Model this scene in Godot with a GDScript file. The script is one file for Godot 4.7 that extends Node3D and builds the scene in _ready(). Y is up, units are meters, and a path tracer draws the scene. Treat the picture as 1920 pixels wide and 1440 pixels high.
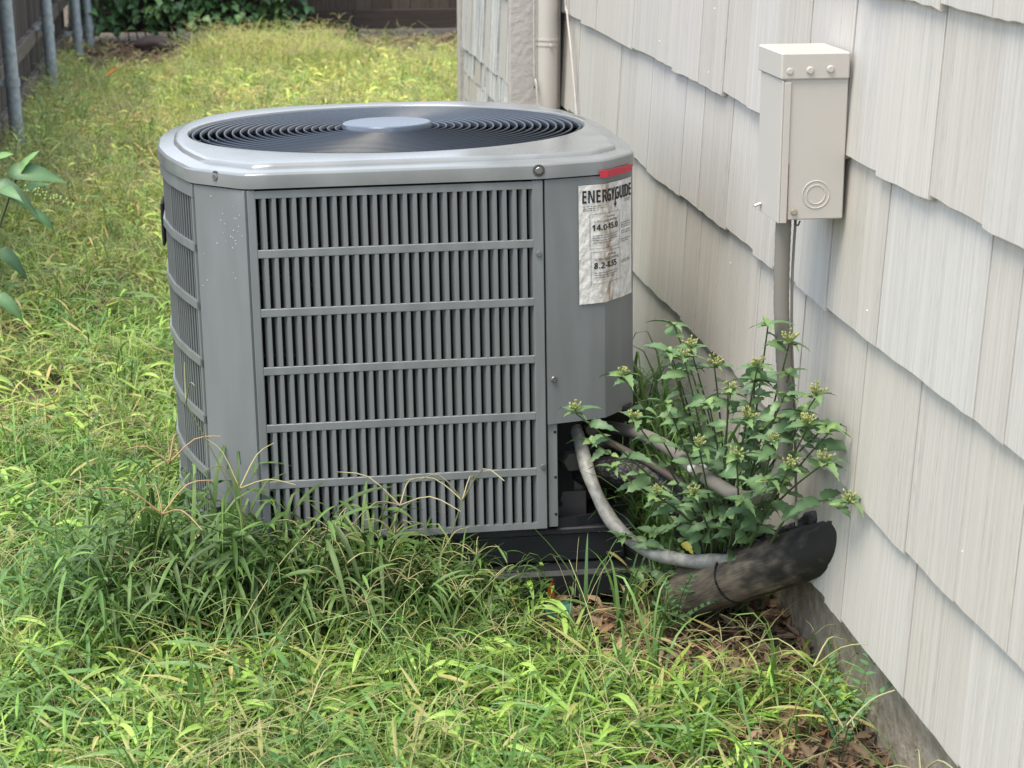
extends Node3D

# ------------------------------------------------------------------ helpers
var rng := RandomNumberGenerator.new()
var used := {}

func rf(a: float, b: float) -> float:
	return rng.randf_range(a, b)

func numbered(called: String) -> String:
	if not used.has(called):
		used[called] = 0
		return called
	used[called] += 1
	return "%s_%03d" % [called, used[called]]

func new_st() -> SurfaceTool:
	var st := SurfaceTool.new()
	st.begin(Mesh.PRIMITIVE_TRIANGLES)
	return st

func commit(st: SurfaceTool, tangents := false) -> ArrayMesh:
	st.generate_normals()
	if tangents:
		st.generate_tangents()
	return st.commit()

func part(called: String, mesh: Mesh, m: Material, parent: Node, at := Transform3D()) -> MeshInstance3D:
	var o := MeshInstance3D.new()
	o.mesh = mesh
	o.material_override = m
	o.name = called
	o.transform = at
	if parent == self:
		o.name = numbered(called)
		add_child(o)
	else:
		var key := "n_" + called
		if parent.has_meta(key):
			var n: int = parent.get_meta(key) + 1
			parent.set_meta(key, n)
			o.name = "%s_%03d" % [called, n]
		else:
			parent.set_meta(key, 0)
		parent.add_child(o)
	return o

func thing(called: String, label: String, category: String, at := Vector3.ZERO, group := "") -> Node3D:
	var o := Node3D.new()
	o.name = numbered(called)
	add_child(o)
	o.position = at
	tag(o, label, category, group)
	return o

func tag(o: Node, label: String, category: String, group := "") -> void:
	o.set_meta("label", label)
	o.set_meta("category", category)
	if group != "":
		o.set_meta("group", group)

func lin(r: float, g: float, b: float) -> Color:      # real-world base colour -> sRGB albedo
	return Color(r, g, b).linear_to_srgb()

func mat(c: Color, rough := 0.6, metallic := 0.0) -> StandardMaterial3D:
	var m := StandardMaterial3D.new()
	m.albedo_color = c
	m.roughness = rough
	m.metallic = metallic
	return m

func leafmat(rough := 0.55, back := 0.5) -> StandardMaterial3D:
	var m := StandardMaterial3D.new()
	m.albedo_color = Color.WHITE
	m.vertex_color_use_as_albedo = true
	m.roughness = rough
	m.backlight_enabled = true
	m.backlight = Color(back, back, back)
	m.cull_mode = BaseMaterial3D.CULL_DISABLED
	return m

func quad(st: SurfaceTool, a: Vector3, b: Vector3, c: Vector3, d: Vector3) -> void:
	st.add_vertex(a); st.add_vertex(b); st.add_vertex(c)
	st.add_vertex(a); st.add_vertex(c); st.add_vertex(d)

func add_box(st: SurfaceTool, lo: Vector3, hi: Vector3, t := Transform3D()) -> void:
	st.set_smooth_group(-1)
	var p := []
	for k in 8:
		p.append(t * Vector3(hi.x if k & 1 else lo.x, hi.y if k & 2 else lo.y, hi.z if k & 4 else lo.z))
	quad(st, p[4], p[6], p[7], p[5])
	quad(st, p[1], p[3], p[2], p[0])
	quad(st, p[5], p[7], p[3], p[1])
	quad(st, p[0], p[2], p[6], p[4])
	quad(st, p[6], p[2], p[3], p[7])
	quad(st, p[0], p[4], p[5], p[1])

func add_bevel_box(st: SurfaceTool, lo: Vector3, hi: Vector3, b: float, t := Transform3D()) -> void:
	# three-way chamfered box
	st.set_smooth_group(-1)
	var c := (lo + hi) / 2.0
	var h := (hi - lo) / 2.0
	var v := {}
	for sx in [-1, 1]:
		for sy in [-1, 1]:
			for sz in [-1, 1]:
				v[[sx, sy, sz, 0]] = t * (c + Vector3(sx * h.x, sy * (h.y - b), sz * (h.z - b)))
				v[[sx, sy, sz, 1]] = t * (c + Vector3(sx * (h.x - b), sy * h.y, sz * (h.z - b)))
				v[[sx, sy, sz, 2]] = t * (c + Vector3(sx * (h.x - b), sy * (h.y - b), sz * h.z))
	var mid: Vector3 = t * c
	var polys := []
	for s in [-1, 1]:
		polys.append([v[[s, -1, -1, 0]], v[[s, 1, -1, 0]], v[[s, 1, 1, 0]], v[[s, -1, 1, 0]]])
		polys.append([v[[-1, s, -1, 1]], v[[1, s, -1, 1]], v[[1, s, 1, 1]], v[[-1, s, 1, 1]]])
		polys.append([v[[-1, -1, s, 2]], v[[1, -1, s, 2]], v[[1, 1, s, 2]], v[[-1, 1, s, 2]]])
		for q in [-1, 1]:
			polys.append([v[[s, q, -1, 0]], v[[s, q, 1, 0]], v[[s, q, 1, 1]], v[[s, q, -1, 1]]])
			polys.append([v[[s, -1, q, 0]], v[[s, 1, q, 0]], v[[s, 1, q, 2]], v[[s, -1, q, 2]]])
			polys.append([v[[-1, s, q, 1]], v[[1, s, q, 1]], v[[1, s, q, 2]], v[[-1, s, q, 2]]])
			for r in [-1, 1]:
				polys.append([v[[s, q, r, 0]], v[[s, q, r, 1]], v[[s, q, r, 2]]])
	for p in polys:
		var n: Vector3 = (p[1] - p[0]).cross(p[2] - p[0])
		if n.dot(p[0] - mid) > 0:
			p.reverse()
		st.add_vertex(p[0]); st.add_vertex(p[1]); st.add_vertex(p[2])
		if p.size() == 4:
			st.add_vertex(p[0]); st.add_vertex(p[2]); st.add_vertex(p[3])

func loft(st: SurfaceTool, rings: Array, closed := true, group := 0) -> void:
	st.set_smooth_group(group)
	for i in rings.size() - 1:
		var a = rings[i]
		var b = rings[i + 1]
		var n: int = a.size()
		for j in (n if closed else n - 1):
			var k: int = (j + 1) % n
			quad(st, a[j], a[k], b[k], b[j])

func smooth_path(pts: Array, per: int) -> Array:
	var out := []
	for i in pts.size() - 1:
		var p0: Vector3 = pts[maxi(i - 1, 0)]
		var p1: Vector3 = pts[i]
		var p2: Vector3 = pts[i + 1]
		var p3: Vector3 = pts[mini(i + 2, pts.size() - 1)]
		for k in per:
			var t := float(k) / per
			out.append(0.5 * ((2.0 * p1) + (p2 - p0) * t + (2.0 * p0 - 5.0 * p1 + 4.0 * p2 - p3) * t * t + (3.0 * p1 - p0 - 3.0 * p2 + p3) * t * t * t))
	out.append(pts[-1])
	return out

func add_tube(st: SurfaceTool, path: Array, radius, segs := 8, caps := true, wobble := 0.0, corr := 0.0, group := 0) -> void:
	var n := path.size()
	var rings := []
	var side := Vector3.ZERO
	for i in n:
		var d: Vector3 = (path[mini(i + 1, n - 1)] - path[maxi(i - 1, 0)]).normalized()
		if side == Vector3.ZERO:
			side = d.cross(Vector3.UP if absf(d.y) < 0.9 else Vector3.RIGHT).normalized()
		side = (side - d * side.dot(d)).normalized()
		var up := d.cross(side)
		var r: float = radius if radius is float else radius[i]
		if corr > 0.0 and i % 2 == 0:
			r *= 1.0 - corr
		var ring := []
		for j in segs:
			var a := TAU * j / segs
			var rr := r * (1.0 + (rf(-wobble, wobble) if wobble > 0.0 else 0.0))
			ring.append(path[i] + side * cos(a) * rr + up * sin(a) * rr)
		rings.append(ring)
	loft(st, rings, true, group)
	if caps:
		st.set_smooth_group(-1)
		for e in [0, n - 1]:
			for j in segs:
				var a = rings[e][j]
				var b = rings[e][(j + 1) % segs]
				st.add_vertex(path[e])
				if e == 0:
					st.add_vertex(b); st.add_vertex(a)
				else:
					st.add_vertex(a); st.add_vertex(b)

func add_disc(st: SurfaceTool, c: Vector3, axis: Vector3, r: float, h: float, segs := 12, bevel := 0.25) -> void:
	# short lathe: a screw head, rivet, hub
	var n := axis.normalized()
	var s := n.cross(Vector3.UP if absf(n.y) < 0.9 else Vector3.RIGHT).normalized()
	var u := n.cross(s)
	var rings := []
	for q in [[1.0, 0.0], [1.0, 1.0 - bevel], [1.0 - bevel * 0.6, 1.0], [0.001, 1.0]]:
		var ring := []
		for j in segs:
			var a := TAU * j / segs
			ring.append(c + n * h * q[1] + (s * cos(a) + u * sin(a)) * r * q[0])
		rings.append(ring)
	loft(st, rings, true, -1)

# ------------------------------------------------------------------ textures
func noise(seed_: int, f: float, oct := 4) -> FastNoiseLite:
	var n := FastNoiseLite.new()
	n.seed = seed_
	n.noise_type = FastNoiseLite.TYPE_SIMPLEX_SMOOTH
	n.frequency = f
	n.fractal_octaves = oct
	return n

func tex(w: int, h: int, f: Callable) -> ImageTexture:
	var im := Image.create(w, h, false, Image.FORMAT_RGB8)
	for y in h:
		for x in w:
			im.set_pixel(x, y, f.call(x, y))
	return ImageTexture.create_from_image(im)

func grain(seed_: int, w: int, h: int, along: float, across: float, lo: Color, hi: Color, dots := 0.0) -> ImageTexture:
	# streaky grain that runs along the picture's height; tiles across
	var a := noise(seed_, 1.0, 4)
	var b := noise(seed_ + 7, 1.0, 3)
	var c := noise(seed_ + 13, 1.0, 2)
	return tex(w, h, func(x, y):
		var u: float = TAU * x / w
		var cx := cos(u) * across
		var cz := sin(u) * across
		var v: float = TAU * y / h
		var s := a.get_noise_3d(cx, along * cos(v), cz + along * sin(v))
		var t := b.get_noise_3d(cx * 4.0 + 31.0, along * cos(v) * 1.6, cz * 4.0 + along * sin(v) * 1.6)
		var k := clampf(0.5 + 0.75 * s + 0.55 * t, 0.0, 1.0)
		if dots > 0.0:
			k = clampf(k + dots * c.get_noise_2d(x * 0.35, y * 0.35), 0.0, 1.0)
		return lo.lerp(hi, k))

func blotch(seed_: int, size: int, f: float, lo: Color, hi: Color, power := 1.0) -> NoiseTexture2D:
	var t := NoiseTexture2D.new()
	t.width = size
	t.height = size
	t.seamless = true
	t.noise = noise(seed_, f, 5)
	var g := Gradient.new()
	g.set_color(0, lo)
	g.set_color(1, hi)
	g.set_offset(0, 0.5 - 0.5 * power)
	g.set_offset(1, 0.5 + 0.5 * power)
	t.color_ramp = g
	return t

# ------------------------------------------------------------------ scene
const CAM_Y := 1.45
var M := {}

func _ready() -> void:
	rng.seed = 20
	# camera, sky, sun, exposure
	var cam := Camera3D.new()
	cam.name = "camera"
	add_child(cam)
	cam.position = Vector3(0, CAM_Y, 0)
	cam.rotation = Vector3(-0.272758, -0.147285, 0)
	cam.near = 0.05
	cam.far = 400.0
	cam.fov = 22.0237
	var at := CameraAttributesPhysical.new()
	at.frustum_focal_length = 24.0 / (2.0 * tan(deg_to_rad(22.0237) / 2.0))
	at.frustum_focus_distance = 3.75
	at.frustum_near = 0.05
	at.frustum_far = 400.0
	at.exposure_aperture = 10.0
	cam.attributes = at
	cam.current = true

	var we := WorldEnvironment.new()
	we.name = "environment"
	add_child(we)
	var env := Environment.new()
	we.environment = env
	env.background_mode = Environment.BG_SKY
	env.sky = Sky.new()
	var sm := ProceduralSkyMaterial.new()
	sm.sky_top_color = Color(0.66, 0.77, 0.92)
	sm.sky_horizon_color = Color(0.95, 0.97, 1.0)
	sm.sky_curve = 0.25
	sm.ground_bottom_color = Color(0.25, 0.27, 0.2)
	sm.ground_horizon_color = Color(0.5, 0.52, 0.45)
	sm.sky_cover = sky_cover()
	sm.sky_cover_modulate = Color(1, 1, 1, 0.5)
	sm.sun_angle_max = 1.0
	env.sky.sky_material = sm
	env.background_energy_multiplier = 1.0
	env.tonemap_mode = Environment.TONE_MAPPER_LINEAR
	env.tonemap_exposure = 1.74
	env.sdfgi_enabled = true
	env.ssao_enabled = true
	env.ssil_enabled = true
	var sun := DirectionalLight3D.new()
	sun.name = "sun"
	add_child(sun)
	sun.light_energy = 0.78
	sun.light_color = Color(1.0, 0.965, 0.9)
	sun.light_angular_distance = 26.0
	sun.shadow_enabled = true
	sun.look_at_from_position(Vector3.ZERO, -Vector3(-0.36, 1.0, 0.28))

	materials()
	ground()
	house()
	left_fence()
	back_fence()
	ivy()
	air_conditioner()
	disconnect_box()
	pipes()
	downspout()
	grass()
	weeds()
	small_things()

func sky_cover() -> ImageTexture:
	var n := noise(5, 1.2, 5)
	var im := Image.create(256, 128, false, Image.FORMAT_RGBA8)
	for y in 128:
		for x in 256:
			var a := TAU * x / 256.0
			var e := PI * y / 128.0
			var k := clampf(0.55 + 1.1 * n.get_noise_3d(sin(e) * cos(a) * 2.0, cos(e) * 2.5, sin(e) * sin(a) * 2.0), 0.0, 1.0)
			im.set_pixel(x, y, Color(1, 1, 1, k if y < 64 else 0.0))
	return ImageTexture.create_from_image(im)

func materials() -> void:
	# house paint: five slightly different shingles, streaky grain
	M.grain_h = grain(3, 512, 256, 0.35, 34.0, Color(0.1, 0.1, 0.1), Color(0.9, 0.9, 0.9), 0.25)
	var sa := noise(4, 1.0, 3)
	var sb := noise(6, 1.0, 2)
	M.grain_c = tex(1024, 256, func(x, y):
		var u: float = TAU * x / 1024.0
		var v: float = TAU * y / 256.0
		var p := Vector3(cos(u) * 14.0, 0.35 * cos(v), sin(u) * 14.0 + 0.35 * sin(v))
		var k := 0.945 + 0.07 * sa.get_noise_3dv(p)
		# hairline cracks in the paint, here and there
		var line: float = 1.0 - absf(sb.get_noise_3d(p.x * 3.2 + 9.0, p.y * 0.8, p.z * 3.2)) * 11.0
		var where := clampf(0.35 + 1.6 * sa.get_noise_3d(p.x * 0.25 - 40.0, p.y * 1.5, p.z * 0.25), 0.0, 1.0)
		k -= 0.17 * clampf(line, 0.0, 1.0) * where
		k += 0.02 * sb.get_noise_2d(x * 0.9, y * 0.9)
		return Color(k, k * 0.997, k * 0.99))
	for k in 5:
		var m := mat(lin(0.60, 0.577, 0.555).lerp(lin(0.58, 0.545, 0.50), k / 4.0) * [1.0, 0.99, 1.01, 0.985, 0.993][k], 0.62)
		m.albedo_texture = M.grain_c
		m.heightmap_enabled = true
		m.heightmap_texture = M.grain_h
		m.heightmap_scale = [0.03, 0.06, 0.025, 0.045, 0.06][k]
		m.heightmap_deep_parallax = false
		m.metallic_specular = 0.35
		M["shingle%d" % k] = m
	var pm := mat(lin(0.84, 0.83, 0.80), 0.7)
	pm.albedo_texture = grain(41, 256, 256, 0.9, 9.0, Color(0.62, 0.63, 0.65), Color(1, 1, 1), 0.2)
	pm.heightmap_enabled = true
	pm.heightmap_texture = M.grain_h
	pm.heightmap_scale = 0.12
	M.peel = pm
	M.sheath = mat(lin(0.08, 0.07, 0.06), 0.9)
	M.trim = mat(lin(0.46, 0.43, 0.405), 0.6)
	M.trim.heightmap_enabled = true
	M.trim.heightmap_texture = blotch(8, 256, 0.03, Color.BLACK, Color.WHITE, 0.9)
	M.trim.uv1_triplanar = true
	M.trim.uv1_world_triplanar = true
	M.trim.uv1_scale = Vector3(4, 4, 4)
	M.trim.heightmap_scale = 0.15
	var fm := mat(Color.WHITE, 0.9)
	fm.albedo_texture = blotch(9, 512, 0.02, lin(0.24, 0.20, 0.145), lin(0.38, 0.345, 0.28), 0.7)
	fm.uv1_triplanar = true
	fm.uv1_world_triplanar = true
	fm.uv1_scale = Vector3(2.2, 2.2, 2.2)
	fm.heightmap_enabled = true
	fm.heightmap_texture = blotch(10, 512, 0.05, Color.BLACK, Color.WHITE, 0.9)
	fm.heightmap_scale = 0.22
	M.foundation = fm
	# soil
	var so := mat(Color.WHITE, 0.95)
	so.albedo_texture = blotch(11, 512, 0.03, lin(0.055, 0.04, 0.025), lin(0.19, 0.14, 0.095), 0.6)
	so.uv1_triplanar = true
	so.uv1_world_triplanar = true
	so.uv1_scale = Vector3(1.7, 1.7, 1.7)
	so.heightmap_enabled = true
	so.heightmap_texture = blotch(12, 512, 0.06, Color.BLACK, Color.WHITE, 0.9)
	so.heightmap_scale = 1.2
	M.soil = so
	# air conditioner
	M.ac = mat(lin(0.208, 0.220, 0.230), 0.42)
	M.ac.metallic_specular = 0.5
	M.ac.albedo_texture = blotch(15, 256, 0.012, Color(0.88, 0.885, 0.88), Color(1, 1, 1), 0.8)
	M.ac.uv1_triplanar = true
	M.ac.uv1_scale = Vector3(4.5, 0.7, 4.5)
	M.ac.roughness_texture = blotch(16, 256, 0.02, Color(0.75, 0.75, 0.75), Color(1, 1, 1), 0.9)
	M.lid = mat(lin(0.25, 0.262, 0.27), 0.2)
	M.lid.metallic_specular = 0.6
	M.lid.albedo_texture = blotch(17, 256, 0.015, Color(0.86, 0.87, 0.86), Color(1, 1, 1), 0.9)
	M.lid.uv1_triplanar = true
	M.lid.uv1_scale = Vector3(1.6, 1.6, 1.6)
	M.grille = mat(lin(0.028, 0.038, 0.055), 0.33)
	M.hub = mat(lin(0.075, 0.10, 0.145), 0.26)
	M.hub.metallic_specular = 0.75
	M.dark = mat(lin(0.012, 0.012, 0.012), 0.85)
	M.coil = mat(lin(0.03, 0.028, 0.026), 0.7)
	M.pad = mat(lin(0.017, 0.019, 0.025), 0.5)
	M.pad.albedo_texture = blotch(18, 256, 0.02, Color(0.75, 0.75, 0.75), Color(1, 1, 1), 0.8)
	M.pad.uv1_triplanar = true
	M.screw = mat(lin(0.20, 0.20, 0.20), 0.35, 0.6)
	M.zinc = mat(lin(0.50, 0.50, 0.50), 0.4, 0.7)
	M.galv = mat(lin(0.36, 0.40, 0.42), 0.5, 0.35)
	M.galv.albedo_texture = blotch(19, 256, 0.03, Color(0.8, 0.8, 0.8), Color(1, 1, 1), 0.8)
	M.galv.uv1_triplanar = true
	M.galv.uv1_scale = Vector3(3, 3, 3)
	M.red = mat(lin(0.50, 0.028, 0.05), 0.5)
	M.paper = paper_mat()
	M.ink = mat(lin(0.02, 0.02, 0.02), 0.8)
	M.faint = mat(lin(0.17, 0.17, 0.17), 0.8)
	# box, conduits
	M.box = mat(lin(0.50, 0.468, 0.435), 0.5)
	M.box.heightmap_enabled = true
	M.box.heightmap_texture = blotch(20, 256, 0.2, Color.BLACK, Color.WHITE, 0.9)
	M.box.heightmap_scale = 0.02
	M.box.uv1_triplanar = true
	M.box.uv1_scale = Vector3(6, 6, 6)
	M.rust = mat(lin(0.20, 0.085, 0.04), 0.9)
	M.conduit = mat(lin(0.20, 0.185, 0.165), 0.55)
	M.hose = mat(Color.WHITE, 0.5)
	M.hose.albedo_texture = blotch(21, 256, 0.05, lin(0.17, 0.165, 0.15), lin(0.36, 0.36, 0.34), 0.7)
	M.hose.uv1_triplanar = true
	M.hose.uv1_scale = Vector3(5, 5, 5)
	M.wrap = mat(lin(0.014, 0.014, 0.015), 0.5)
	M.wrap.heightmap_enabled = true
	M.wrap.heightmap_texture = blotch(22, 256, 0.05, Color.BLACK, Color.WHITE, 0.9)
	M.wrap.heightmap_scale = 0.5
	M.wrap.uv1_triplanar = true
	M.wrap.uv1_scale = Vector3(6, 6, 6)
	var sl := mat(Color.WHITE, 0.75)
	sl.albedo_texture = sleeve_tex()
	M.sleeve = sl
	M.copper = mat(lin(0.095, 0.078, 0.07), 0.55, 0.4)
	M.valve = mat(lin(0.085, 0.08, 0.075), 0.6, 0.3)
	# fences
	var wood := grain(31, 256, 256, 0.6, 14.0, Color(0.55, 0.52, 0.5), Color(1, 1, 1), 0.15)
	M.wood_grain = wood
	for k in 4:
		var c: Color = [lin(0.075, 0.052, 0.038), lin(0.09, 0.066, 0.05), lin(0.06, 0.044, 0.034), lin(0.105, 0.08, 0.062)][k]
		var wm := mat(c, 0.85)
		wm.albedo_texture = wood
		M["plank%d" % k] = wm
	M.rail = mat(lin(0.17, 0.135, 0.10), 0.85)
	M.rail.albedo_texture = wood
	# plants
	M.blade = leafmat(0.5, 0.7)
	M.leaf = leafmat(0.5, 0.45)
	M.litter = leafmat(0.8, 0.2)
	M.downspout = mat(lin(0.52, 0.48, 0.445), 0.45)

func paper_mat() -> StandardMaterial3D:
	var a := noise(51, 0.02, 4)
	var b := noise(52, 0.05, 3)
	var m := mat(Color.WHITE, 0.7)
	m.albedo_texture = tex(160, 220, func(x, y):
		var c := Color(0.84, 0.83, 0.82)
		var fx := float(x) / 160.0
		# a brown weathered streak down the middle and pale worn patches on the right
		var band := exp(-pow((fx - 0.42 - 0.06 * a.get_noise_2d(9.0, y)) / 0.13, 2.0))
		var k := clampf(band * (0.45 + 1.3 * b.get_noise_2d(x, y * 0.7)), 0.0, 1.0)
		c = c.lerp(Color(0.60, 0.50, 0.40), k * 0.85)
		var w := clampf(1.8 * a.get_noise_2d(x * 1.4 + 400.0, y * 2.0), 0.0, 1.0)
		c = c.lerp(Color(0.94, 0.94, 0.95), w * (0.7 if fx > 0.45 else 0.25))
		return c)
	m.heightmap_enabled = true
	m.heightmap_texture = blotch(53, 256, 0.03, Color.BLACK, Color.WHITE, 0.9)
	m.heightmap_scale = 0.22
	return m

func sleeve_tex() -> ImageTexture:
	var a := noise(61, 0.03, 4)
	var b := noise(62, 0.15, 3)
	return tex(256, 256, func(x, y):
		# u runs along the pipe, v round it; weathered tan over black plastic
		var u: float = x / 256.0
		var v: float = y / 256.0
		var black := Color(0.13, 0.12, 0.115)
		var tan := Color(0.50, 0.45, 0.39)
		var k := clampf(1.8 - 2.4 * u + 0.8 * a.get_noise_2d(x, y), 0.0, 1.0)
		k *= clampf(0.70 + 0.45 * b.get_noise_2d(x * 0.25, y * 4.0) + 0.35 * a.get_noise_2d(x * 0.8 + 90.0, y * 2.0), 0.0, 1.0) + 0.1
		k *= clampf(1.75 - 4.0 * absf(v - 0.72), 0.0, 1.0)
		if absf(v - 0.52) < 0.008: k *= 0.3
		return black.lerp(tan, clampf(k, 0.0, 1.0)))

# ------------------------------------------------------------------ setting
func ground() -> void:
	var st := new_st()
	var n := noise(70, 0.9, 3)
	var xs := []
	var zs := []
	for i in 61:
		xs.append(-3.0 + 0.1 * i)
	for i in 141:
		zs.append(-15.0 + 0.1 * i)
	xs.insert(0, -120.0)
	xs.append(120.0)
	zs.insert(0, -160.0)
	zs.append(100.0)
	st.set_smooth_group(0)
	var h := func(x, z):
		if absf(x) > 50.0 or z < -20.0 or z > 20.0:
			return -0.02
		return 0.012 * n.get_noise_2d(x * 2.0, z * 2.0) - 0.012
	for i in xs.size() - 1:
		for j in zs.size() - 1:
			var a := Vector3(xs[i], h.call(xs[i], zs[j]), zs[j])
			var b := Vector3(xs[i + 1], h.call(xs[i + 1], zs[j]), zs[j])
			var c := Vector3(xs[i + 1], h.call(xs[i + 1], zs[j + 1]), zs[j + 1])
			var d := Vector3(xs[i], h.call(xs[i], zs[j + 1]), zs[j + 1])
			quad(st, a, b, c, d)
	var o := part("ground", commit(st), M.soil, self)
	o.set_meta("kind", "structure")
	tag(o, "brown soil of the yard under the grass", "ground")
	o.remove_meta("category")

# one wedge-shaped shingle in a wall whose face looks to -x: bottom edge at y0, from z0 (far) to z1 (near)
func shingle_mesh(z0: float, z1: float, y0: float, y1: float, face: float, thick: float, slant: float, seed_: int) -> ArrayMesh:
	var st := new_st()
	st.set_smooth_group(-1)
	var w := z1 - z0
	var n := 5
	var lean := (y1 - y0) * 0.035 / 0.27
	var r := RandomNumberGenerator.new()
	r.seed = seed_
	var u0 := r.randf() * 7.0
	var v0 := r.randf() * 5.0
	var bot := []
	for i in n + 1:
		var t := float(i) / n
		var wob := r.randf_range(-0.0016, 0.0016)
		bot.append(Vector3(0, y0 + slant * (t - 0.5) + wob, lerpf(z0, z1, t)))
	var uv := func(p: Vector3): return Vector2(u0 + p.z / 0.62, v0 - p.y / 1.5)
	for i in n:
		var b0: Vector3 = bot[i]
		var b1: Vector3 = bot[i + 1]
		var slope := 0.0125 / 0.27
		var ob0 := Vector3(face, b0.y, b0.z)
		var ob1 := Vector3(face, b1.y, b1.z)
		var ot0 := Vector3(face + slope * (y1 - b0.y), y1, b0.z)
		var ot1 := Vector3(face + slope * (y1 - b1.y), y1, b1.z)
		var e := 0.0012
		var r0 := ob0 + Vector3(0, e, 0)
		var r1 := ob1 + Vector3(0, e, 0)
		var c0 := ob0 + Vector3(e, 0, 0)
		var c1 := ob1 + Vector3(e, 0, 0)
		var i0 := ob0 + Vector3(thick, 0, 0)
		var i1 := ob1 + Vector3(thick, 0, 0)
		for f in [[ot0, ot1, r1, r0], [r0, r1, c1, c0], [c0, c1, i1, i0]]:
			for k in [0, 1, 2, 0, 2, 3]:
				st.set_uv(uv.call(f[k]))
				st.add_vertex(f[k])
	for s in [0, 1]:
		var b: Vector3 = bot[0] if s == 0 else bot[n]
		var sl := 0.0125 / 0.27 * (y1 - b.y)
		var f := [Vector3(face, b.y, b.z), Vector3(face + sl, y1, b.z), Vector3(face + sl + thick, y1, b.z), Vector3(face + thick, b.y, b.z)]
		if s == 1:
			f.reverse()
		for k in [0, 1, 2, 0, 2, 3]:
			st.set_uv(uv.call(f[k]))
			st.add_vertex(f[k])
	return commit(st, true)

func house() -> void:
	var w := thing("house_wall", "pale grey shingled house wall running along the right side of the yard", "house wall", Vector3(1.0, 0, -4.0))
	var at := Transform3D(Basis(), -w.position)
	var st := new_st()
	add_box(st, Vector3(1.018, 0.16, -5.84), Vector3(1.2, 2.4, 0.4))
	part("sheathing", commit(st), M.sheath, w, at)
	st = new_st()
	add_box(st, Vector3(0.868, 0.1, -7.0), Vector3(1.2, 2.4, -5.85))
	part("bump_out_wall", commit(st), mat(lin(0.20, 0.19, 0.18), 0.8), w, at)
	st = new_st()
	# foundation with a slightly uneven face
	var n := noise(81, 3.0, 3)
	var rings := []
	for y in [-0.1, -0.01, 0.03, 0.08, 0.13, 0.17]:
		var ring := []
		for k in 70:
			var z := -5.84 + 6.2 * k / 69.0
			ring.append(Vector3(1.038 + 0.006 * n.get_noise_2d(z * 3.0, y * 8.0) - (0.004 if y < 0.02 else 0.0), y, z))
		rings.append(ring)
	loft(st, rings, false, 0)
	add_box(st, Vector3(0.885, -0.1, -6.99), Vector3(1.2, 0.1, -5.86))
	part("foundation", commit(st), M.foundation, w, at)
	var joints := {
		"1.485": [], "1.214": [-2.675, -2.484],
		"0.943": [-5.727, -5.434, -5.221, -4.756, -4.485, -4.31, -4.065, -3.866, -3.676, -3.50, -3.30, -3.071, -2.908, -2.674, -2.468],
		"0.675": [-4.567, -4.371, -4.21, -4.046, -3.818, -3.6, -3.46, -3.305, -3.129, -2.869, -2.656, -2.457, -2.351],
		"0.402": [-4.713, -4.519, -4.356, -4.18, -4.05, -3.9, -3.71, -3.58, -3.41, -3.28, -3.10, -2.938, -2.688, -2.485, -2.289],
		"0.172": [-3.06, -2.97, -2.66, -2.43],
	}
	var tops := {"1.485": 1.76, "1.214": 1.485, "0.943": 1.214, "0.675": 0.943, "0.402": 0.675, "0.172": 0.402}
	var count := 0
	for key in joints:
		var y0 := float(key)
		var z_far := -5.80
		var js: Array = joints[key].duplicate()
		# fill beyond the joints that the photograph shows
		var first: float = js[0] if js.size() else -2.0
		var z: float = z_far
		var fill := []
		while z < first - 0.09:
			fill.append(z)
			z += rf(0.11, 0.24)
		if fill.size() and js.size() and js[0] - fill[-1] < 0.07:
			fill.pop_back()
		js = fill + js
		z = js[-1]
		while z < -1.0:
			z += rf(0.12, 0.26)
			js.append(z)
		if js[0] > z_far:
			js.push_front(z_far)
		for i in js.size() - 1:
			count += 1
			var g := 0.0012
			var lo: float = js[i] + g
			var hi: float = js[i + 1] - g
			if key == "0.172" and lo < -3.0 and hi > -3.06:
				pass
			var m := shingle_mesh(lo, hi, y0 + rf(-0.005, 0.005), tops[key] + 0.03, 1.0 + rf(-0.0025, 0.0015), 0.011, rf(-0.005, 0.004), count)
			part("shingle", m, M["shingle%d" % (2 + rng.randi() % 3 if y0 < 0.5 else rng.randi() % 4)], w, at)
	# the bump-out beyond the downspout
	var rows := [0.10, 0.28, 0.46, 0.552, 0.641, 0.728, 0.98, 1.24]
	for r in rows.size() - 1:
		var z := -6.94
		while z < -5.80:
			var wz := rf(0.09, 0.2)
			var z2 := minf(z + wz, -5.78)
			if -5.78 - z2 < 0.05:
				z2 = -5.78
			count += 1
			var gap := rf(0.0, 0.022)
			var pick: Material = M.peel if rng.randf() < 0.7 else M["shingle%d" % (rng.randi() % 5)]
			part("shingle", shingle_mesh(z + 0.004 + gap, z2 - 0.004 - gap, rows[r] + rf(-0.003, 0.003), rows[r + 1] + 0.015, 0.851 + rf(-0.003, 0.003), 0.014, rf(-0.003, 0.003), count), pick, w, at)
			z = z2
	for i in 11:                 # nail heads and chips of white paint
		st = new_st()
		var y: float = [0.45, 0.72, 0.99, 1.02, 0.78, 0.52, 0.3][i % 7] + rf(-0.04, 0.1)
		var rows_y := [0.172, 0.402, 0.675, 0.943, 1.214]
		var b0 := 0.172
		for q in rows_y:
			if y > q: b0 = q
		add_disc(st, Vector3(1.0 + 0.0463 * (y - b0) + 0.0006, y, rf(-4.6, -2.1)), Vector3(-1, 0, 0), rf(0.0014, 0.0028), rf(0.001, 0.003), 7, 0.5)
		part("nail", commit(st), mat(lin(0.74, 0.72, 0.68), 0.6), w, at)
	st = new_st()
	add_bevel_box(st, Vector3(0.846, 0.06, -5.782), Vector3(0.998, 2.4, -5.752), 0.003)
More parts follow.
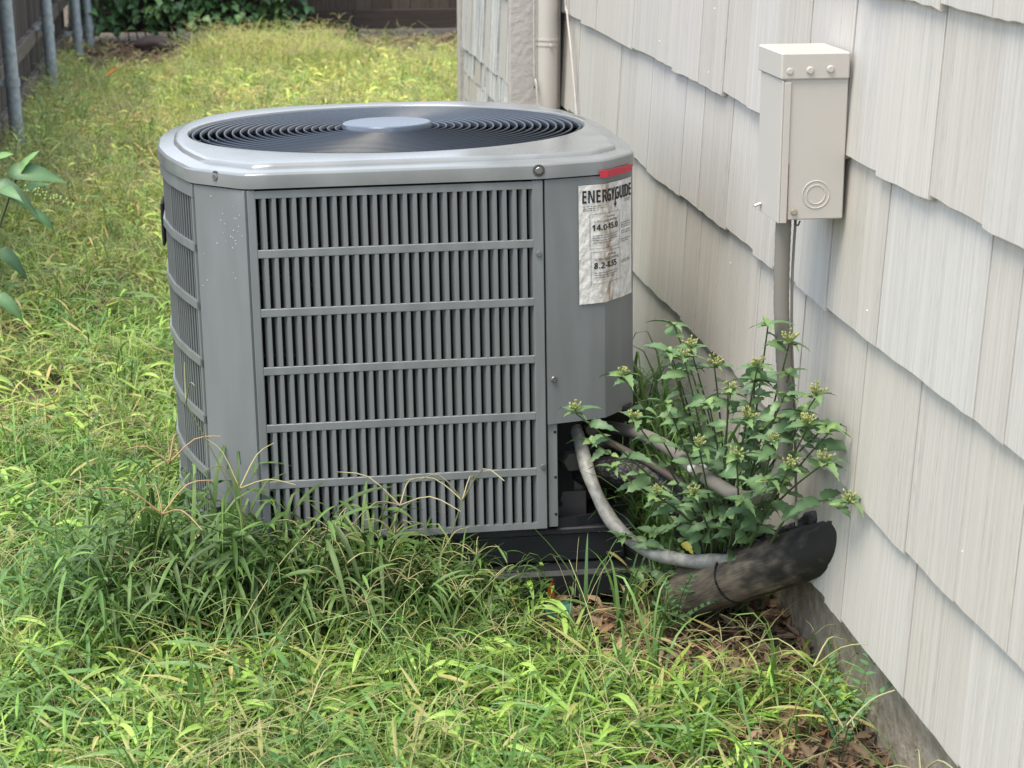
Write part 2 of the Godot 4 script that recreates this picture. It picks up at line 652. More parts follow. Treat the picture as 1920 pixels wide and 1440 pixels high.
	part("corner_board", commit(st), M.trim, w, at)
	st = new_st()
	add_bevel_box(st, Vector3(0.843, 0.06, -7.01), Vector3(0.9, 2.4, -6.955), 0.003)
	part("corner_board", commit(st), M.trim, w, at)

func downspout() -> void:
	var d := thing("downspout", "round beige downspout standing in the corner beside the far wall board", "downspout", Vector3(0.948, 0, -5.70))
	var st := new_st()
	add_tube(st, [Vector3(0, 0.05, 0), Vector3(0, 1.2, 0), Vector3(0, 2.4, 0)], 0.0315, 20)
	part("pipe", commit(st), M.downspout, d)
	for y in [0.857, 0.872]:
		st = new_st()
		add_tube(st, [Vector3(0, y - 0.0025, 0), Vector3(0, y + 0.0025, 0)], 0.0335, 20)
		if y < 0.86:
			add_disc(st, Vector3(0.006, y, 0.0325), Vector3(0.1, 0, 1), 0.005, 0.006)
		part("strap", commit(st), M.downspout, d)
	var wst := new_st()
	var wp := smooth_path([Vector3(0.975, 2.2, -5.62), Vector3(0.985, 1.1, -5.62), Vector3(0.99, 0.95, -5.60), Vector3(0.988, 0.85, -5.52), Vector3(0.99, 0.6, -5.40), Vector3(0.99, 0.1, -5.2)], 6)
	add_tube(wst, wp, 0.0035, 6)
	tag(part("wire", commit(wst), M.trim, self), "thin painted wire running down the wall right of the downspout", "wire")
	wst = new_st()
	wp = smooth_path([Vector3(0.905, 2.2, -5.68), Vector3(0.908, 0.86, -5.685), Vector3(0.912, 0.75, -5.67), Vector3(0.925, 0.55, -5.65), Vector3(0.93, 0.05, -5.63)], 6)
	add_tube(wst, wp, 0.0035, 6)
	tag(part("wire", commit(wst), M.trim, self), "thin painted wire running down the left edge of the downspout", "wire")

func plank_mesh(w: float, h: float, t: float, seed_: int) -> ArrayMesh:
	var st := new_st()
	var r := RandomNumberGenerator.new()
	r.seed = seed_
	var u0 := r.randf() * 5.0
	st.set_smooth_group(-1)
	var lo := Vector3(-w / 2, 0, -t / 2)
	var hi := Vector3(w / 2, h, t / 2)
	var b := 0.004
	var outline := [Vector2(lo.x, lo.z), Vector2(lo.x, hi.z - b), Vector2(lo.x + b, hi.z), Vector2(hi.x - b, hi.z), Vector2(hi.x, hi.z - b), Vector2(hi.x, lo.z)]
	for i in outline.size():
		var a: Vector2 = outline[i]
		var c: Vector2 = outline[(i + 1) % outline.size()]
		var f := [Vector3(a.x, lo.y, a.y), Vector3(a.x, hi.y, a.y), Vector3(c.x, hi.y, c.y), Vector3(c.x, lo.y, c.y)]
		for k in [0, 1, 2, 0, 2, 3]:
			st.set_uv(Vector2(u0 + f[k].x / 0.3, f[k].y / 0.9 + u0))
			st.add_vertex(f[k])
	for y in [lo.y, hi.y]:
		for k in [0, 1, 2, 0, 2, 3, 0, 3, 5, 3, 4, 5]:
			var q: Vector2 = outline[k]
			st.set_uv(Vector2(u0 + q.x / 0.3, q.y / 0.3))
			st.add_vertex(Vector3(q.x, y, q.y))
	return commit(st)

func left_fence() -> void:
	var f := thing("wooden_fence", "dark weathered board fence along the left side behind the steel posts", "fence", Vector3(-1.05, 0, -11.5))
	var at := Transform3D(Basis(), -f.position)
	var z := -14.55
	var k := 0
	while z < -5.5:
		var w := rf(0.125, 0.145)
		k += 1
		part("plank", plank_mesh(w - 0.001, 1.85 + rf(-0.02, 0.02), 0.018, k), M["plank%d" % (rng.randi() % 4)], f, at * Transform3D(Basis(Vector3.UP, PI / 2 + rf(-0.02, 0.02)), Vector3(-1.075 + rf(-0.004, 0.004), 0.03, z + w / 2)))
		z += w
	for y in [0.075, 0.32, 1.05, 1.6]:
		for s in [[-14.5, -11.85], [-11.83, -9.7], [-9.68, -5.6]]:
			part("rail", plank_mesh(0.085, s[1] - s[0], 0.036, int(y * 100)), M.rail, f, at * Transform3D(Basis(Vector3(0, 1, 0), Vector3(0, 0, 1), Vector3(1, 0, 0)), Vector3(-1.045, y, s[0])))
	var bases := [[Vector3(-0.965, 0, -9.7), 0.033], [Vector3(-0.952, 0, -11.8), 0.033], [Vector3(-0.915, 0, -13.62), 0.033], [Vector3(-0.885, 0, -14.35), 0.033]]
	var names := ["nearest and thickest looking grey steel post, at the left edge of the yard", "second grey steel post from the left, with a bright clamp halfway down", "third grey steel post, close before the last one by the fence corner", "last grey steel post, in the far fence corner beside the ivy"]
	for i in 4:
		var p := thing("fence_post", names[i], "fence post", bases[i][0], "round steel posts along the board fence")
		p.rotation.z = 0.022
		var st := new_st()
		var r: float = bases[i][1]
		add_tube(st, [Vector3(0, -0.05, 0), Vector3(0, 1.0, 0), Vector3(0, 2.0, 0)], r, 16)
		part("pole", commit(st), M.galv, p)
		var ys: Array = [[0.30, 1.25], [0.36, 1.3], [0.15, 0.42, 1.2], [0.12, 0.45, 1.2]][i]
		for y in ys:
			st = new_st()
			add_tube(st, [Vector3(0, y - 0.02, 0), Vector3(0, y + 0.02, 0)], r + 0.0045, 16)
			add_bevel_box(st, Vector3(-0.085, y - 0.018, -0.008), Vector3(-r, y + 0.018, 0.008), 0.003)
			var c := part("clamp", commit(st), M.galv, p)
			st = new_st()
			add_disc(st, Vector3(-0.062, y, 0.008), Vector3(0, 0, 1), 0.014, 0.014, 6)
			part("bolt", commit(st), M.zinc, c)

func back_fence() -> void:
	var f := thing("wooden_fence", "dark board fence closing the far end of the yard beside the ivy", "fence", Vector3(0.6, 0, -14.75))
	var at := Transform3D(Basis(), -f.position)
	var x := -1.05
	var k := 100
	while x < 3.0:
		var w := rf(0.125, 0.15)
		k += 1
		part("plank", plank_mesh(w - 0.001, 1.75 + rf(-0.02, 0.02), 0.018, k), M["plank%d" % (rng.randi() % 4)], f, at * Transform3D(Basis(Vector3.UP, rf(-0.02, 0.02)), Vector3(x + w / 2, 0.19, -14.76 + rf(-0.004, 0.004))))
		x += w
	for s in [[-1.05, 1.0], [1.005, 3.0]]:
		part("kick_board", plank_mesh(0.14, s[1] - s[0], 0.03, int(s[1] * 10)), M.plank2, f, at * Transform3D(Basis(Vector3(0, -1, 0), Vector3(1, 0, 0), Vector3(0, 0, 1)), Vector3(s[0], 0.12, -14.735)))
	for i in 3:
		part("post", plank_mesh(0.09, 1.9, 0.09, 300 + i), M.plank0, f, at * Transform3D(Basis(), Vector3(-0.95 + 1.95 * i, 0, -14.83)))

# ------------------------------------------------------------------ leaves
func leaf_mesh(length: float, width: float, teeth: float, fold: float, droop: float, c: Color, seed_: int, n := 7, shape := 0.38) -> ArrayMesh:
	# lies along +z from the origin, face up
	var st := new_st()
	st.set_smooth_group(0)
	var r := RandomNumberGenerator.new()
	r.seed = seed_
	var rows := []
	for i in n + 1:
		var t := float(i) / n
		var w := width * 0.5 * pow(sin(PI * pow(t, shape + 0.30)), 0.9) * (1.0 - 0.25 * t)
		if i == 0 or i == n:
			w = 0.0004
		var tooth := teeth * width * (0.5 if i % 2 == 0 else -0.5) if i > 0 and i < n else 0.0
		var y := -droop * length * t * t + 0.12 * length * t
		var z := length * (t - 0.12 * droop * t * t)
		var tw := r.randf_range(-0.04, 0.04) * width
		rows.append([Vector3(-(w + tooth), y + fold * w + tw, z + tooth * 0.4), Vector3(0, y, z), Vector3(w + tooth, y + fold * w - tw, z + tooth * 0.4)])
	for i in n:
		for s in 2:
			var a: Vector3 = rows[i][s]
			var b: Vector3 = rows[i][s + 1]
			var cc: Vector3 = rows[i + 1][s + 1]
			var d: Vector3 = rows[i + 1][s]
			var cols := [s != 1, s == 1, s == 1, s != 1]
			var v := [a, b, cc, d]
			for k in [0, 1, 2, 0, 2, 3]:
				var mid: bool = (s == 0 and (k == 1 or k == 2)) or (s == 1 and (k == 0 or k == 3))
				st.set_color(c * 1.35 if mid else c)
				st.add_vertex(v[k])
	return commit(st)

func aim(p: Vector3, dir: Vector3, roll := 0.0, s := 1.0) -> Transform3D:
	var z := dir.normalized()
	var x := Vector3.UP.cross(z)
	if x.length() < 0.05:
		x = Vector3.RIGHT
	x = x.normalized()
	var y := z.cross(x)
	var b := Basis(x, y, z)
	return Transform3D(b * Basis(Vector3(0, 0, 1), roll) * Basis.from_scale(Vector3(s, s, s)), p)

func ivy() -> void:
	var v := thing("ivy", "dense dark green ivy covering the left half of the far fence", "ivy", Vector3(-0.1, 0, -14.5))
	var mm := MultiMesh.new()
	mm.transform_format = MultiMesh.TRANSFORM_3D
	mm.use_colors = true
	mm.mesh = leaf_mesh(0.075, 0.062, 0.05, 0.25, 0.35, Color(0.075, 0.14, 0.055), 5, 5, 0.3)
	var n := noise(91, 1.0, 3)
	var list := []
	for i in 5200:
		var x := rf(-1.0, 0.85)
		var y := pow(rf(0.0, 1.0), 0.8) * 1.8
		var thick := 0.30 + 0.22 * n.get_noise_2d(x * 3.0, y * 3.0)
		var edge := 0.62 + 0.12 * n.get_noise_2d(y * 4.0, 50.0) + 0.16 * y
		if x > edge:
			continue
		if y < 0.07 + 0.06 * n.get_noise_2d(x * 5.0, 9.0) - 0.2 * maxf(0.0, x - 0.1) and x < 0.2:
			continue
		var z := -0.22 + thick * pow(rf(0.0, 1.0), 0.45)
		var dir := Vector3(rf(-1, 1), rf(-1.1, 0.3), rf(0.3, 1.2))
		var b := aim(Vector3(x + 0.1, y, z), dir, rf(-0.7, 0.7), rf(0.7, 1.35))
		list.append([b, Color(1, 1, 1).lerp([Color(1.5, 1.6, 1.2), Color(0.55, 0.6, 0.7), Color(0.9, 1.1, 0.9)][rng.randi() % 3], rf(0.1, 0.9))])
	fill_mm(mm, list)
	var o := MultiMeshInstance3D.new()
	o.name = "foliage"
	o.multimesh = mm
	o.material_override = M.leaf
	o.set_meta("kind", "stuff")
	v.add_child(o)
	for i in 9:
		var st := new_st()
		var x := rf(-0.7, 0.6)
		add_tube(st, smooth_path([Vector3(x, 0, -0.05), Vector3(x + rf(-0.1, 0.1), 0.5, -0.15), Vector3(x + rf(-0.2, 0.2), 1.2, -0.2)], 4), 0.006, 6)
		part("stem", commit(st), M.plank1, v)

func fill_mm(mm: MultiMesh, list: Array) -> void:
	mm.instance_count = list.size()
	for i in list.size():
		mm.set_instance_transform(i, list[i][0])
		if mm.use_colors:
			mm.set_instance_color(i, list[i][1])

# ------------------------------------------------------------------ air conditioner
const OUT := [[-0.295, 0.54], [-0.20, 0.54], [-0.1, 0.54], [0.0, 0.54], [0.1, 0.54], [0.2, 0.54], [0.255, 0.54], [0.32, 0.5235], [0.375, 0.508], [0.415, 0.462], [0.446, 0.418], [0.456, 0.30], [0.460, 0.12], [0.458, -0.06], [0.444, -0.21], [0.405, -0.34], [0.325, -0.445], [0.2, -0.515], [0.0, -0.535], [-0.2, -0.515], [-0.33, -0.445], [-0.415, -0.34], [-0.458, -0.21], [-0.474, -0.06], [-0.470, 0.10], [-0.450, 0.23], [-0.425, 0.33], [-0.395, 0.43], [-0.345, 0.485]]

func outline(inset: float) -> Array:
	# points of the cabinet's plan, moved inwards
	var out := []
	var n := OUT.size()
	for i in n:
		var p := Vector2(OUT[i][0], OUT[i][1])
		var a := Vector2(OUT[(i + n - 1) % n][0], OUT[(i + n - 1) % n][1])
		var b := Vector2(OUT[(i + 1) % n][0], OUT[(i + 1) % n][1])
		var n1 := (p - a).normalized().orthogonal()
		var n2 := (b - p).normalized().orthogonal()
		if n1.dot(-p) < 0: n1 = -n1
		if n2.dot(-p) < 0: n2 = -n2
		var m := (n1 + n2).normalized()
		out.append(p + m * inset / maxf(m.dot(n1), 0.3))
	return out

func fine(poly: Array) -> Array:
	# rounds the corners of a closed outline a little
	var out := []
	var n := poly.size()
	for i in n:
		var a: Vector2 = poly[i]
		var b: Vector2 = poly[(i + 1) % n]
		out.append(a.lerp(b, 0.14))
		out.append(a.lerp(b, 0.5))
		out.append(a.lerp(b, 0.86))
	return out

func lift(poly: Array, y: float) -> Array:
	return poly.map(func(p): return Vector3(p.x, y, p.y))

func strip_wall(st: SurfaceTool, path: Array, y0: float, y1: float, thick: float) -> void:
	# upright sheet along a plan path, with thickness towards the inside
	st.set_smooth_group(-1)
	var n := path.size()
	var inner := []
	for i in n:
		var d: Vector2 = (path[mini(i + 1, n - 1)] - path[maxi(i - 1, 0)]).normalized().orthogonal()
		if d.dot(-path[i]) < 0: d = -d
		inner.append(path[i] + d * thick)
	var v := func(p: Vector2, y: float): return Vector3(p.x, y, p.y)
	for i in n - 1:
		quad(st, v.call(path[i], y0), v.call(path[i + 1], y0), v.call(path[i + 1], y1), v.call(path[i], y1))
		quad(st, v.call(inner[i + 1], y0), v.call(inner[i], y0), v.call(inner[i], y1), v.call(inner[i + 1], y1))
		quad(st, v.call(path[i], y1), v.call(path[i + 1], y1), v.call(inner[i + 1], y1), v.call(inner[i], y1))
		quad(st, v.call(path[i + 1], y0), v.call(path[i], y0), v.call(inner[i], y0), v.call(inner[i + 1], y0))
	for e in [0, n - 1]:
		quad(st, v.call(path[e], y0), v.call(path[e], y1), v.call(inner[e], y1), v.call(inner[e], y0))

func ac_basis() -> Basis:
	return Basis(Vector3.UP, -0.0239) * Basis(Vector3.RIGHT, -0.0262) * Basis(Vector3.BACK, 0.0146)

func ac_point(u: float, y: float, w: float) -> Vector3:
	return Vector3(0.0592, 0.8032, -3.6) + ac_basis() * Vector3(u + 0.277, y - 0.67, w - 0.54)

func air_conditioner() -> void:
	var ac := thing("air_conditioner", "grey outdoor air conditioner unit with louvred sides standing in long grass", "air conditioner")
	ac.transform = Transform3D(ac_basis(), ac_point(0, 0, 0))
	var top := 0.6855
	var bot := 0.004
	# top cover: skirt, rolled shoulder, groove and a round opening
	var st := new_st()
	var bands := [
		[[0.004, 0.688], [-0.004, 0.6885]], [[-0.004, 0.6885], [-0.0046, 0.700], [-0.0040, 0.7125]],
		[[-0.0040, 0.7125], [-0.0028, 0.7152], [0.0005, 0.7170]], [[0.0005, 0.7170], [0.014, 0.7195], [0.029, 0.7215]],
		[[0.029, 0.7215], [0.0305, 0.7245], [0.0335, 0.7275]], [[0.0335, 0.7275], [0.037, 0.7292], [0.042, 0.7296]]]
	var rings := []
	for i in bands.size():
		rings = []
		for q in bands[i]:
			rings.append(lift(fine(outline(q[0])), q[1]))
		loft(st, rings, true, i + 1)
	var last: Array = rings[-1]
	var circ := func(r: float, y: float):
		return last.map(func(p):
			var d := Vector2(p.x, p.z).normalized() * r
			return Vector3(d.x, y, d.y))
	loft(st, [last, circ.call(0.426, 0.7305), circ.call(0.416, 0.7300)], true, 10)
	loft(st, [circ.call(0.416, 0.7300), circ.call(0.4135, 0.727), circ.call(0.413, 0.712)], true, 11)
	part("top_cover", commit(st), M.lid, ac)
	# dimpled screws of the lid
	var lid: Node = ac.get_node("top_cover")
	for s in [[-0.348, 0.7055, 0.4865, Vector3(-0.74, 0, 0.67)], [0.2465, 0.7045, 0.5445, Vector3(0, 0, 1)]]:
		st = new_st()
		add_disc(st, Vector3(s[0], s[1], s[2]), s[3], 0.0115, 0.0008, 18, 0.2)
		part("dimple", commit(st), M.valve, lid)
		st = new_st()
		var n: Vector3 = s[3].normalized()
		add_disc(st, Vector3(s[0], s[1], s[2]) + n * 0.0009, n, 0.007, 0.003, 8, 0.3)
		part("screw", commit(st), M.screw, lid)
	# fan grille: 19 vane rings in a slight dome, radial wires under them, hub
	for k in 19:
		var r := 0.1085 + k * 0.0165
		var y := 0.7268 + 0.005 * (1.0 - pow(r / 0.42, 2.0))
		st = new_st()
		var rr := []
		for q in [[0.0012, 0.0], [0.0015, -0.003], [-0.0015, -0.019], [-0.0032, -0.019], [-0.0016, -0.001], [0.0012, 0.0]]:
			var ring := []
			for j in 72:
				var a := TAU * j / 72
				ring.append(Vector3(cos(a) * (r + q[0]), y + q[1], sin(a) * (r + q[0])))
			rr.append(ring)
		loft(st, rr, true, 0)
		part("grille_ring", commit(st), M.grille, ac)
	st = new_st()
	for j in 24:
		var a := TAU * (j + 0.5) / 24
		var d := Vector3(cos(a), 0, sin(a))
		var path := []
		for k in 8:
			var r := lerpf(0.09, 0.413, k / 7.0)
			path.append(d * r + Vector3(0, 0.7055 + 0.005 * (1.0 - pow(r / 0.42, 2.0)), 0))
		add_tube(st, path, 0.002, 5)
	part("grille_spokes", commit(st), M.grille, ac)
	st = new_st()
	var hub := []
	for q in [[0.094, 0.722], [0.0945, 0.7375], [0.0935, 0.7395], [0.090, 0.7406], [0.0, 0.7412]]:
		var ring := []
		for j in 48:
			ring.append(Vector3(cos(TAU * j / 48) * q[0], q[1], sin(TAU * j / 48) * q[0]))
		hub.append(ring)
	loft(st, hub.slice(0, 4), true, 1)
	loft(st, hub.slice(3), true, 2)
	part("grille_hub", commit(st), M.hub, ac)
	# fan under the grille
	st = new_st()
	for k in 4:
		var a0 := TAU * k / 4.0 + 0.4
		var rings2 := []
		for i in 7:
			var a := a0 + i * 0.16
			var y := 0.60 + 0.012 * i
			rings2.append([Vector3(cos(a) * 0.07, y, sin(a) * 0.07), Vector3(cos(a) * 0.36, y - 0.01, sin(a) * 0.36)])
		loft(st, rings2, false, 0)
	add_tube(st, [Vector3(0, 0.58, 0), Vector3(0, 0.70, 0)], 0.08, 20)
	part("fan", commit(st), M.dark, ac)
	# dark coil behind the louvres
	st = new_st()
	var coil := outline(0.075)
	rings = []
	for y in [0.02, 0.35, 0.70]:
		rings.append(lift(coil, y))
	loft(st, rings, true, -1)
	part("coil", commit(st), M.dark, ac)
	# a few tubes that glint between the slats
	st = new_st()
	for y in [0.575, 0.51, 0.36, 0.19]:
		add_tube(st, [Vector3(-0.28, y, 0.484), Vector3(-0.23, y + 0.004, 0.488), Vector3(-0.17, y - 0.02, 0.484)], 0.004, 6)
	part("coil_tube", commit(st), M.coil, ac)
	# front louvre panel: frame, rails, slats
	var x0 := -0.277            # first slot's left edge
	var p := 0.01853
	var slot := 0.0111
	var f := 0.54
	st = new_st()
	add_bevel_box(st, Vector3(-0.2925, bot, f - 0.014), Vector3(x0, top, f), 0.0015)
	add_bevel_box(st, Vector3(x0 + 27 * p + slot, bot, f - 0.0142), Vector3(0.2545, top - 0.0004, f + 0.0002), 0.0015)
	add_box(st, Vector3(x0 - 0.002, 0.67, f - 0.010), Vector3(x0 + 27 * p + slot + 0.002, top - 0.0016, f - 0.0004))
	add_box(st, Vector3(x0 - 0.002, bot + 0.001, f - 0.010), Vector3(x0 + 27 * p + slot + 0.002, 0.0172, f - 0.0004))
	var panel := part("front_panel", commit(st), M.ac, ac)
	for k in 5:
		st = new_st()
		var y := 0.67 - 0.0958 * (k + 1) - 0.0156 * k
		add_bevel_box(st, Vector3(x0 - 0.001, y - 0.0156, f - 0.006), Vector3(x0 + 27 * p + slot + 0.001, y, f - 0.0002), 0.0012)
		part("rail", commit(st), M.ac, panel)
	st = new_st()
	add_bevel_box(st, Vector3(slot, 0.0165, f - 0.0028), Vector3(p, 0.6705, f - 0.0010), 0.0006)
	st.set_smooth_group(-1)
	var fz := f - 0.002
	add_box(st, Vector3(0, 0.0165, -0.0145), Vector3(0.0011, 0.6705, 0), Transform3D(Basis(Vector3.UP, 0.42), Vector3(slot + 0.0001, 0, fz)))
	var slat := commit(st)
	st = new_st()
	add_box(st, Vector3(0, 0.0165, -0.0145), Vector3(0.0011, 0.6705, 0), Transform3D(Basis(Vector3.UP, 0.42), Vector3(slot + 0.0001, 0, fz)))
	var fin := commit(st)
	for k in 28:
		part("slat", slat if k < 27 else fin, M.ac, panel, Transform3D(Basis(), Vector3(x0 + k * p, 0, 0)))
	for s in [[0.2452, 0.547], [0.2475, 0.131]]:
		st = new_st()
		add_disc(st, Vector3(s[0], s[1], f), Vector3(0, 0, 1), 0.0055, 0.004, 10)
		part("screw", commit(st), M.screw, panel)
	# corner panel on the left
	st = new_st()
	var o0 := outline(0.0)
	strip_wall(st, [Vector2(-0.297, 0.5395), o0[28], o0[27] + Vector2(0.004, 0.004)], bot - 0.02, top, 0.006)
	var cp := part("corner_panel", commit(st), M.ac, ac)
	st = new_st()
	for k in 26:                  # pale specks
		var t := rf(0.1, 0.97)
		var q: Vector2 = Vector2(-0.297, 0.5395).lerp(o0[27], t)
		if k < 16:
			q = Vector2(-0.297, 0.5395).lerp(o0[27], rf(0.05, 0.5))
		add_disc(st, Vector3(q.x, rf(0.45, 0.67) if k > 15 else rf(0.58, 0.64), q.y), Vector3(-0.74, 0, 0.67), rf(0.0008, 0.0017), 0.0004, 7)
	part("specks", commit(st), M.paper_speck if M.has("paper_speck") else mat(lin(0.42, 0.45, 0.47), 0.6), cp).set_meta("kind", "stuff")
	# curved louvred panel on the left side
	var side: Array = [o0[27], o0[26], o0[25], o0[24], o0[23], o0[22], o0[21]]
	var sidef := []
	for i in side.size() - 1:
		for k in 4:
			sidef.append(side[i].lerp(side[i + 1], k / 4.0))
	sidef.append(side[-1])
	st = new_st()
	strip_wall(st, sidef, 0.660, top, 0.006)
	strip_wall(st, sidef, bot - 0.02, 0.02, 0.006)
	strip_wall(st, [o0[27], o0[27].lerp(o0[26], 0.11)], 0.021, 0.659, 0.006)
	var sp := part("side_panel", commit(st), M.ac, ac)
	for k in 5:
		st = new_st()
		var y := 0.665 - 0.0965 * (k + 1) - 0.0156 * k + 0.002
		strip_wall(st, sidef, y - 0.0156, y, 0.006)
		part("rail", commit(st), M.ac, sp)
	st = new_st()
	add_box(st, Vector3(-0.0026, 0.02, -0.006), Vector3(0.0026, 0.661, -0.004))
	add_box(st, Vector3(0, 0.02, -0.03), Vector3(0.001, 0.661, -0.006), Transform3D(Basis(Vector3.UP, 0.1), Vector3(-0.0026, 0, 0)))
	var sslat := commit(st)
	var acc := 0.0
	var nexts := 0.018
	for i in sidef.size() - 1:
		var a: Vector2 = sidef[i]
		var b: Vector2 = sidef[i + 1]
		var l := a.distance_to(b)
		while nexts < acc + l:
			var q := a.lerp(b, (nexts - acc) / l)
			var d := (b - a).normalized()
			var nn := Vector2(d.y, -d.x)
			if nn.dot(q) < 0: nn = -nn
			part("slat", sslat, M.ac, sp, Transform3D(Basis(Vector3(nn.y, 0, -nn.x), Vector3.UP, Vector3(nn.x, 0, nn.y)), Vector3(q.x, 0, q.y)))
			nexts += 0.0185
		acc += l
	# plain wrap round the back and right
	st = new_st()
	var back := []
	for i in range(11, 22):
		back.append(o0[i] + (Vector2(0, -0.002) if i == 21 else Vector2.ZERO))
	strip_wall(st, back, 0.02, top, 0.006)
	part("rear_panel", commit(st), M.ac, ac)
	# control cover on the right, with the label and a red sticker strip
	st = new_st()
	strip_wall(st, [Vector2(0.2585, 0.5392), o0[7], o0[8], o0[9], o0[10], o0[11]], 0.2135, top, 0.006)
	var cc := part("control_cover", commit(st), M.ac, ac)
	st = new_st()
	add_disc(st, Vector3(0.2705, 0.303, 0.5365), Vector3(0.25, 0, 1), 0.006, 0.005, 10)
	part("screw", commit(st), M.screw, cc)
	st = new_st()
	strip_wall(st, [Vector2(0.366, 0.5195), Vector2(0.381, 0.516), Vector2(0.4215, 0.4715), Vector2(0.4415, 0.4405)], 0.6835, 0.6965, 0.002)
	part("red_strip", commit(st), M.red, ac)
	label(cc)
	# frame post beside the valve opening, dark partition behind it
	st = new_st()
	add_bevel_box(st, Vector3(0.2585, bot, 0.505), Vector3(0.277, 0.2125, 0.531), 0.0012)
	var post := part("corner_post", commit(st), M.ac, ac)
	for y in [0.196, 0.105, 0.03]:
		st = new_st()
		add_disc(st, Vector3(0.2725, y, 0.531), Vector3(0, 0, 1), 0.003, 0.0006, 8)
		part("screw_hole", commit(st), M.dark, post)
	st = new_st()
	add_box(st, Vector3(0.20, 0.0, 0.30), Vector3(0.255, 0.68, 0.50))
	add_box(st, Vector3(0.20, 0.0, 0.22), Vector3(0.46, 0.68, 0.30))
	add_box(st, Vector3(0.28, 0.214, 0.31), Vector3(0.44, 0.22, 0.46))
	part("inner_wall", commit(st), M.dark, ac)
	st = new_st()
	strip_wall(st, [Vector2(0.277, 0.52), o0[7] * 0.985, o0[8] * 0.985, o0[9] * 0.985, o0[10] * 0.985, o0[11], o0[12]], -0.002, 0.018, 0.006)
	part("base_pan", commit(st), M.pad, ac)
	# service valves
	st = new_st()
	add_disc(st, Vector3(0.308, 0.118, 0.44), Vector3(0.2, 0, 1), 0.022, 0.04, 6, 0.2)
	add_bevel_box(st, Vector3(0.285, 0.045, 0.40), Vector3(0.345, 0.10, 0.445), 0.006)
	add_tube(st, [Vector3(0.31, 0.045, 0.42), Vector3(0.312, 0.03, 0.43)], 0.013, 8)
	part("service_valve", commit(st), M.valve, ac)
	st = new_st()
	add_tube(st, [Vector3(0.27, 0.148, 0.42), Vector3(0.32, 0.146, 0.43), Vector3(0.40, 0.14, 0.43)], 0.011, 8)
	add_tube(st, [Vector3(0.27, 0.172, 0.40), Vector3(0.36, 0.168, 0.41)], 0.009, 8)
	add_disc(st, Vector3(0.355, 0.172, 0.415), Vector3(0.1, 0, 1), 0.014, 0.03, 10)
	part("valve_pipe", commit(st), M.copper, ac)
	st = new_st()
	add_bevel_box(st, Vector3(0.285, -0.002, 0.445), Vector3(0.345, 0.05, 0.452), 0.001)
	add_disc(st, Vector3(0.297, 0.035, 0.452), Vector3(0, 0, 1), 0.006, 0.0008, 10)
	part("valve_bracket", commit(st), M.valve, ac)
	# badge standing proud of the side, seen edge on
	st = new_st()
	add_bevel_box(st, Vector3(-0.4805, 0.495, -0.11), Vector3(-0.474, 0.585, 0.0), 0.002)
	part("badge", commit(st), M.dark, ac)
	# black plastic pad in two steps
	var pad := thing("condenser_pad", "black plastic pad in two steps under the grey air conditioner", "pad")
	pad.transform = ac.transform.translated_local(Vector3(0, -0.135, 0))
	st = new_st()
	add_bevel_box(st, Vector3(-0.47, 0, -0.56), Vector3(0.468, 0.058, 0.565), 0.008)
	part("lower_step", commit(st), M.pad, pad)
	st = new_st()
	add_bevel_box(st, Vector3(-0.42, 0.0585, -0.5), Vector3(0.415, 0.132, 0.515), 0.006)
	add_bevel_box(st, Vector3(-0.40, 0.118, -0.48), Vector3(0.43, 0.1325, 0.522), 0.003)
	part("upper_step", commit(st), M.pad, pad)

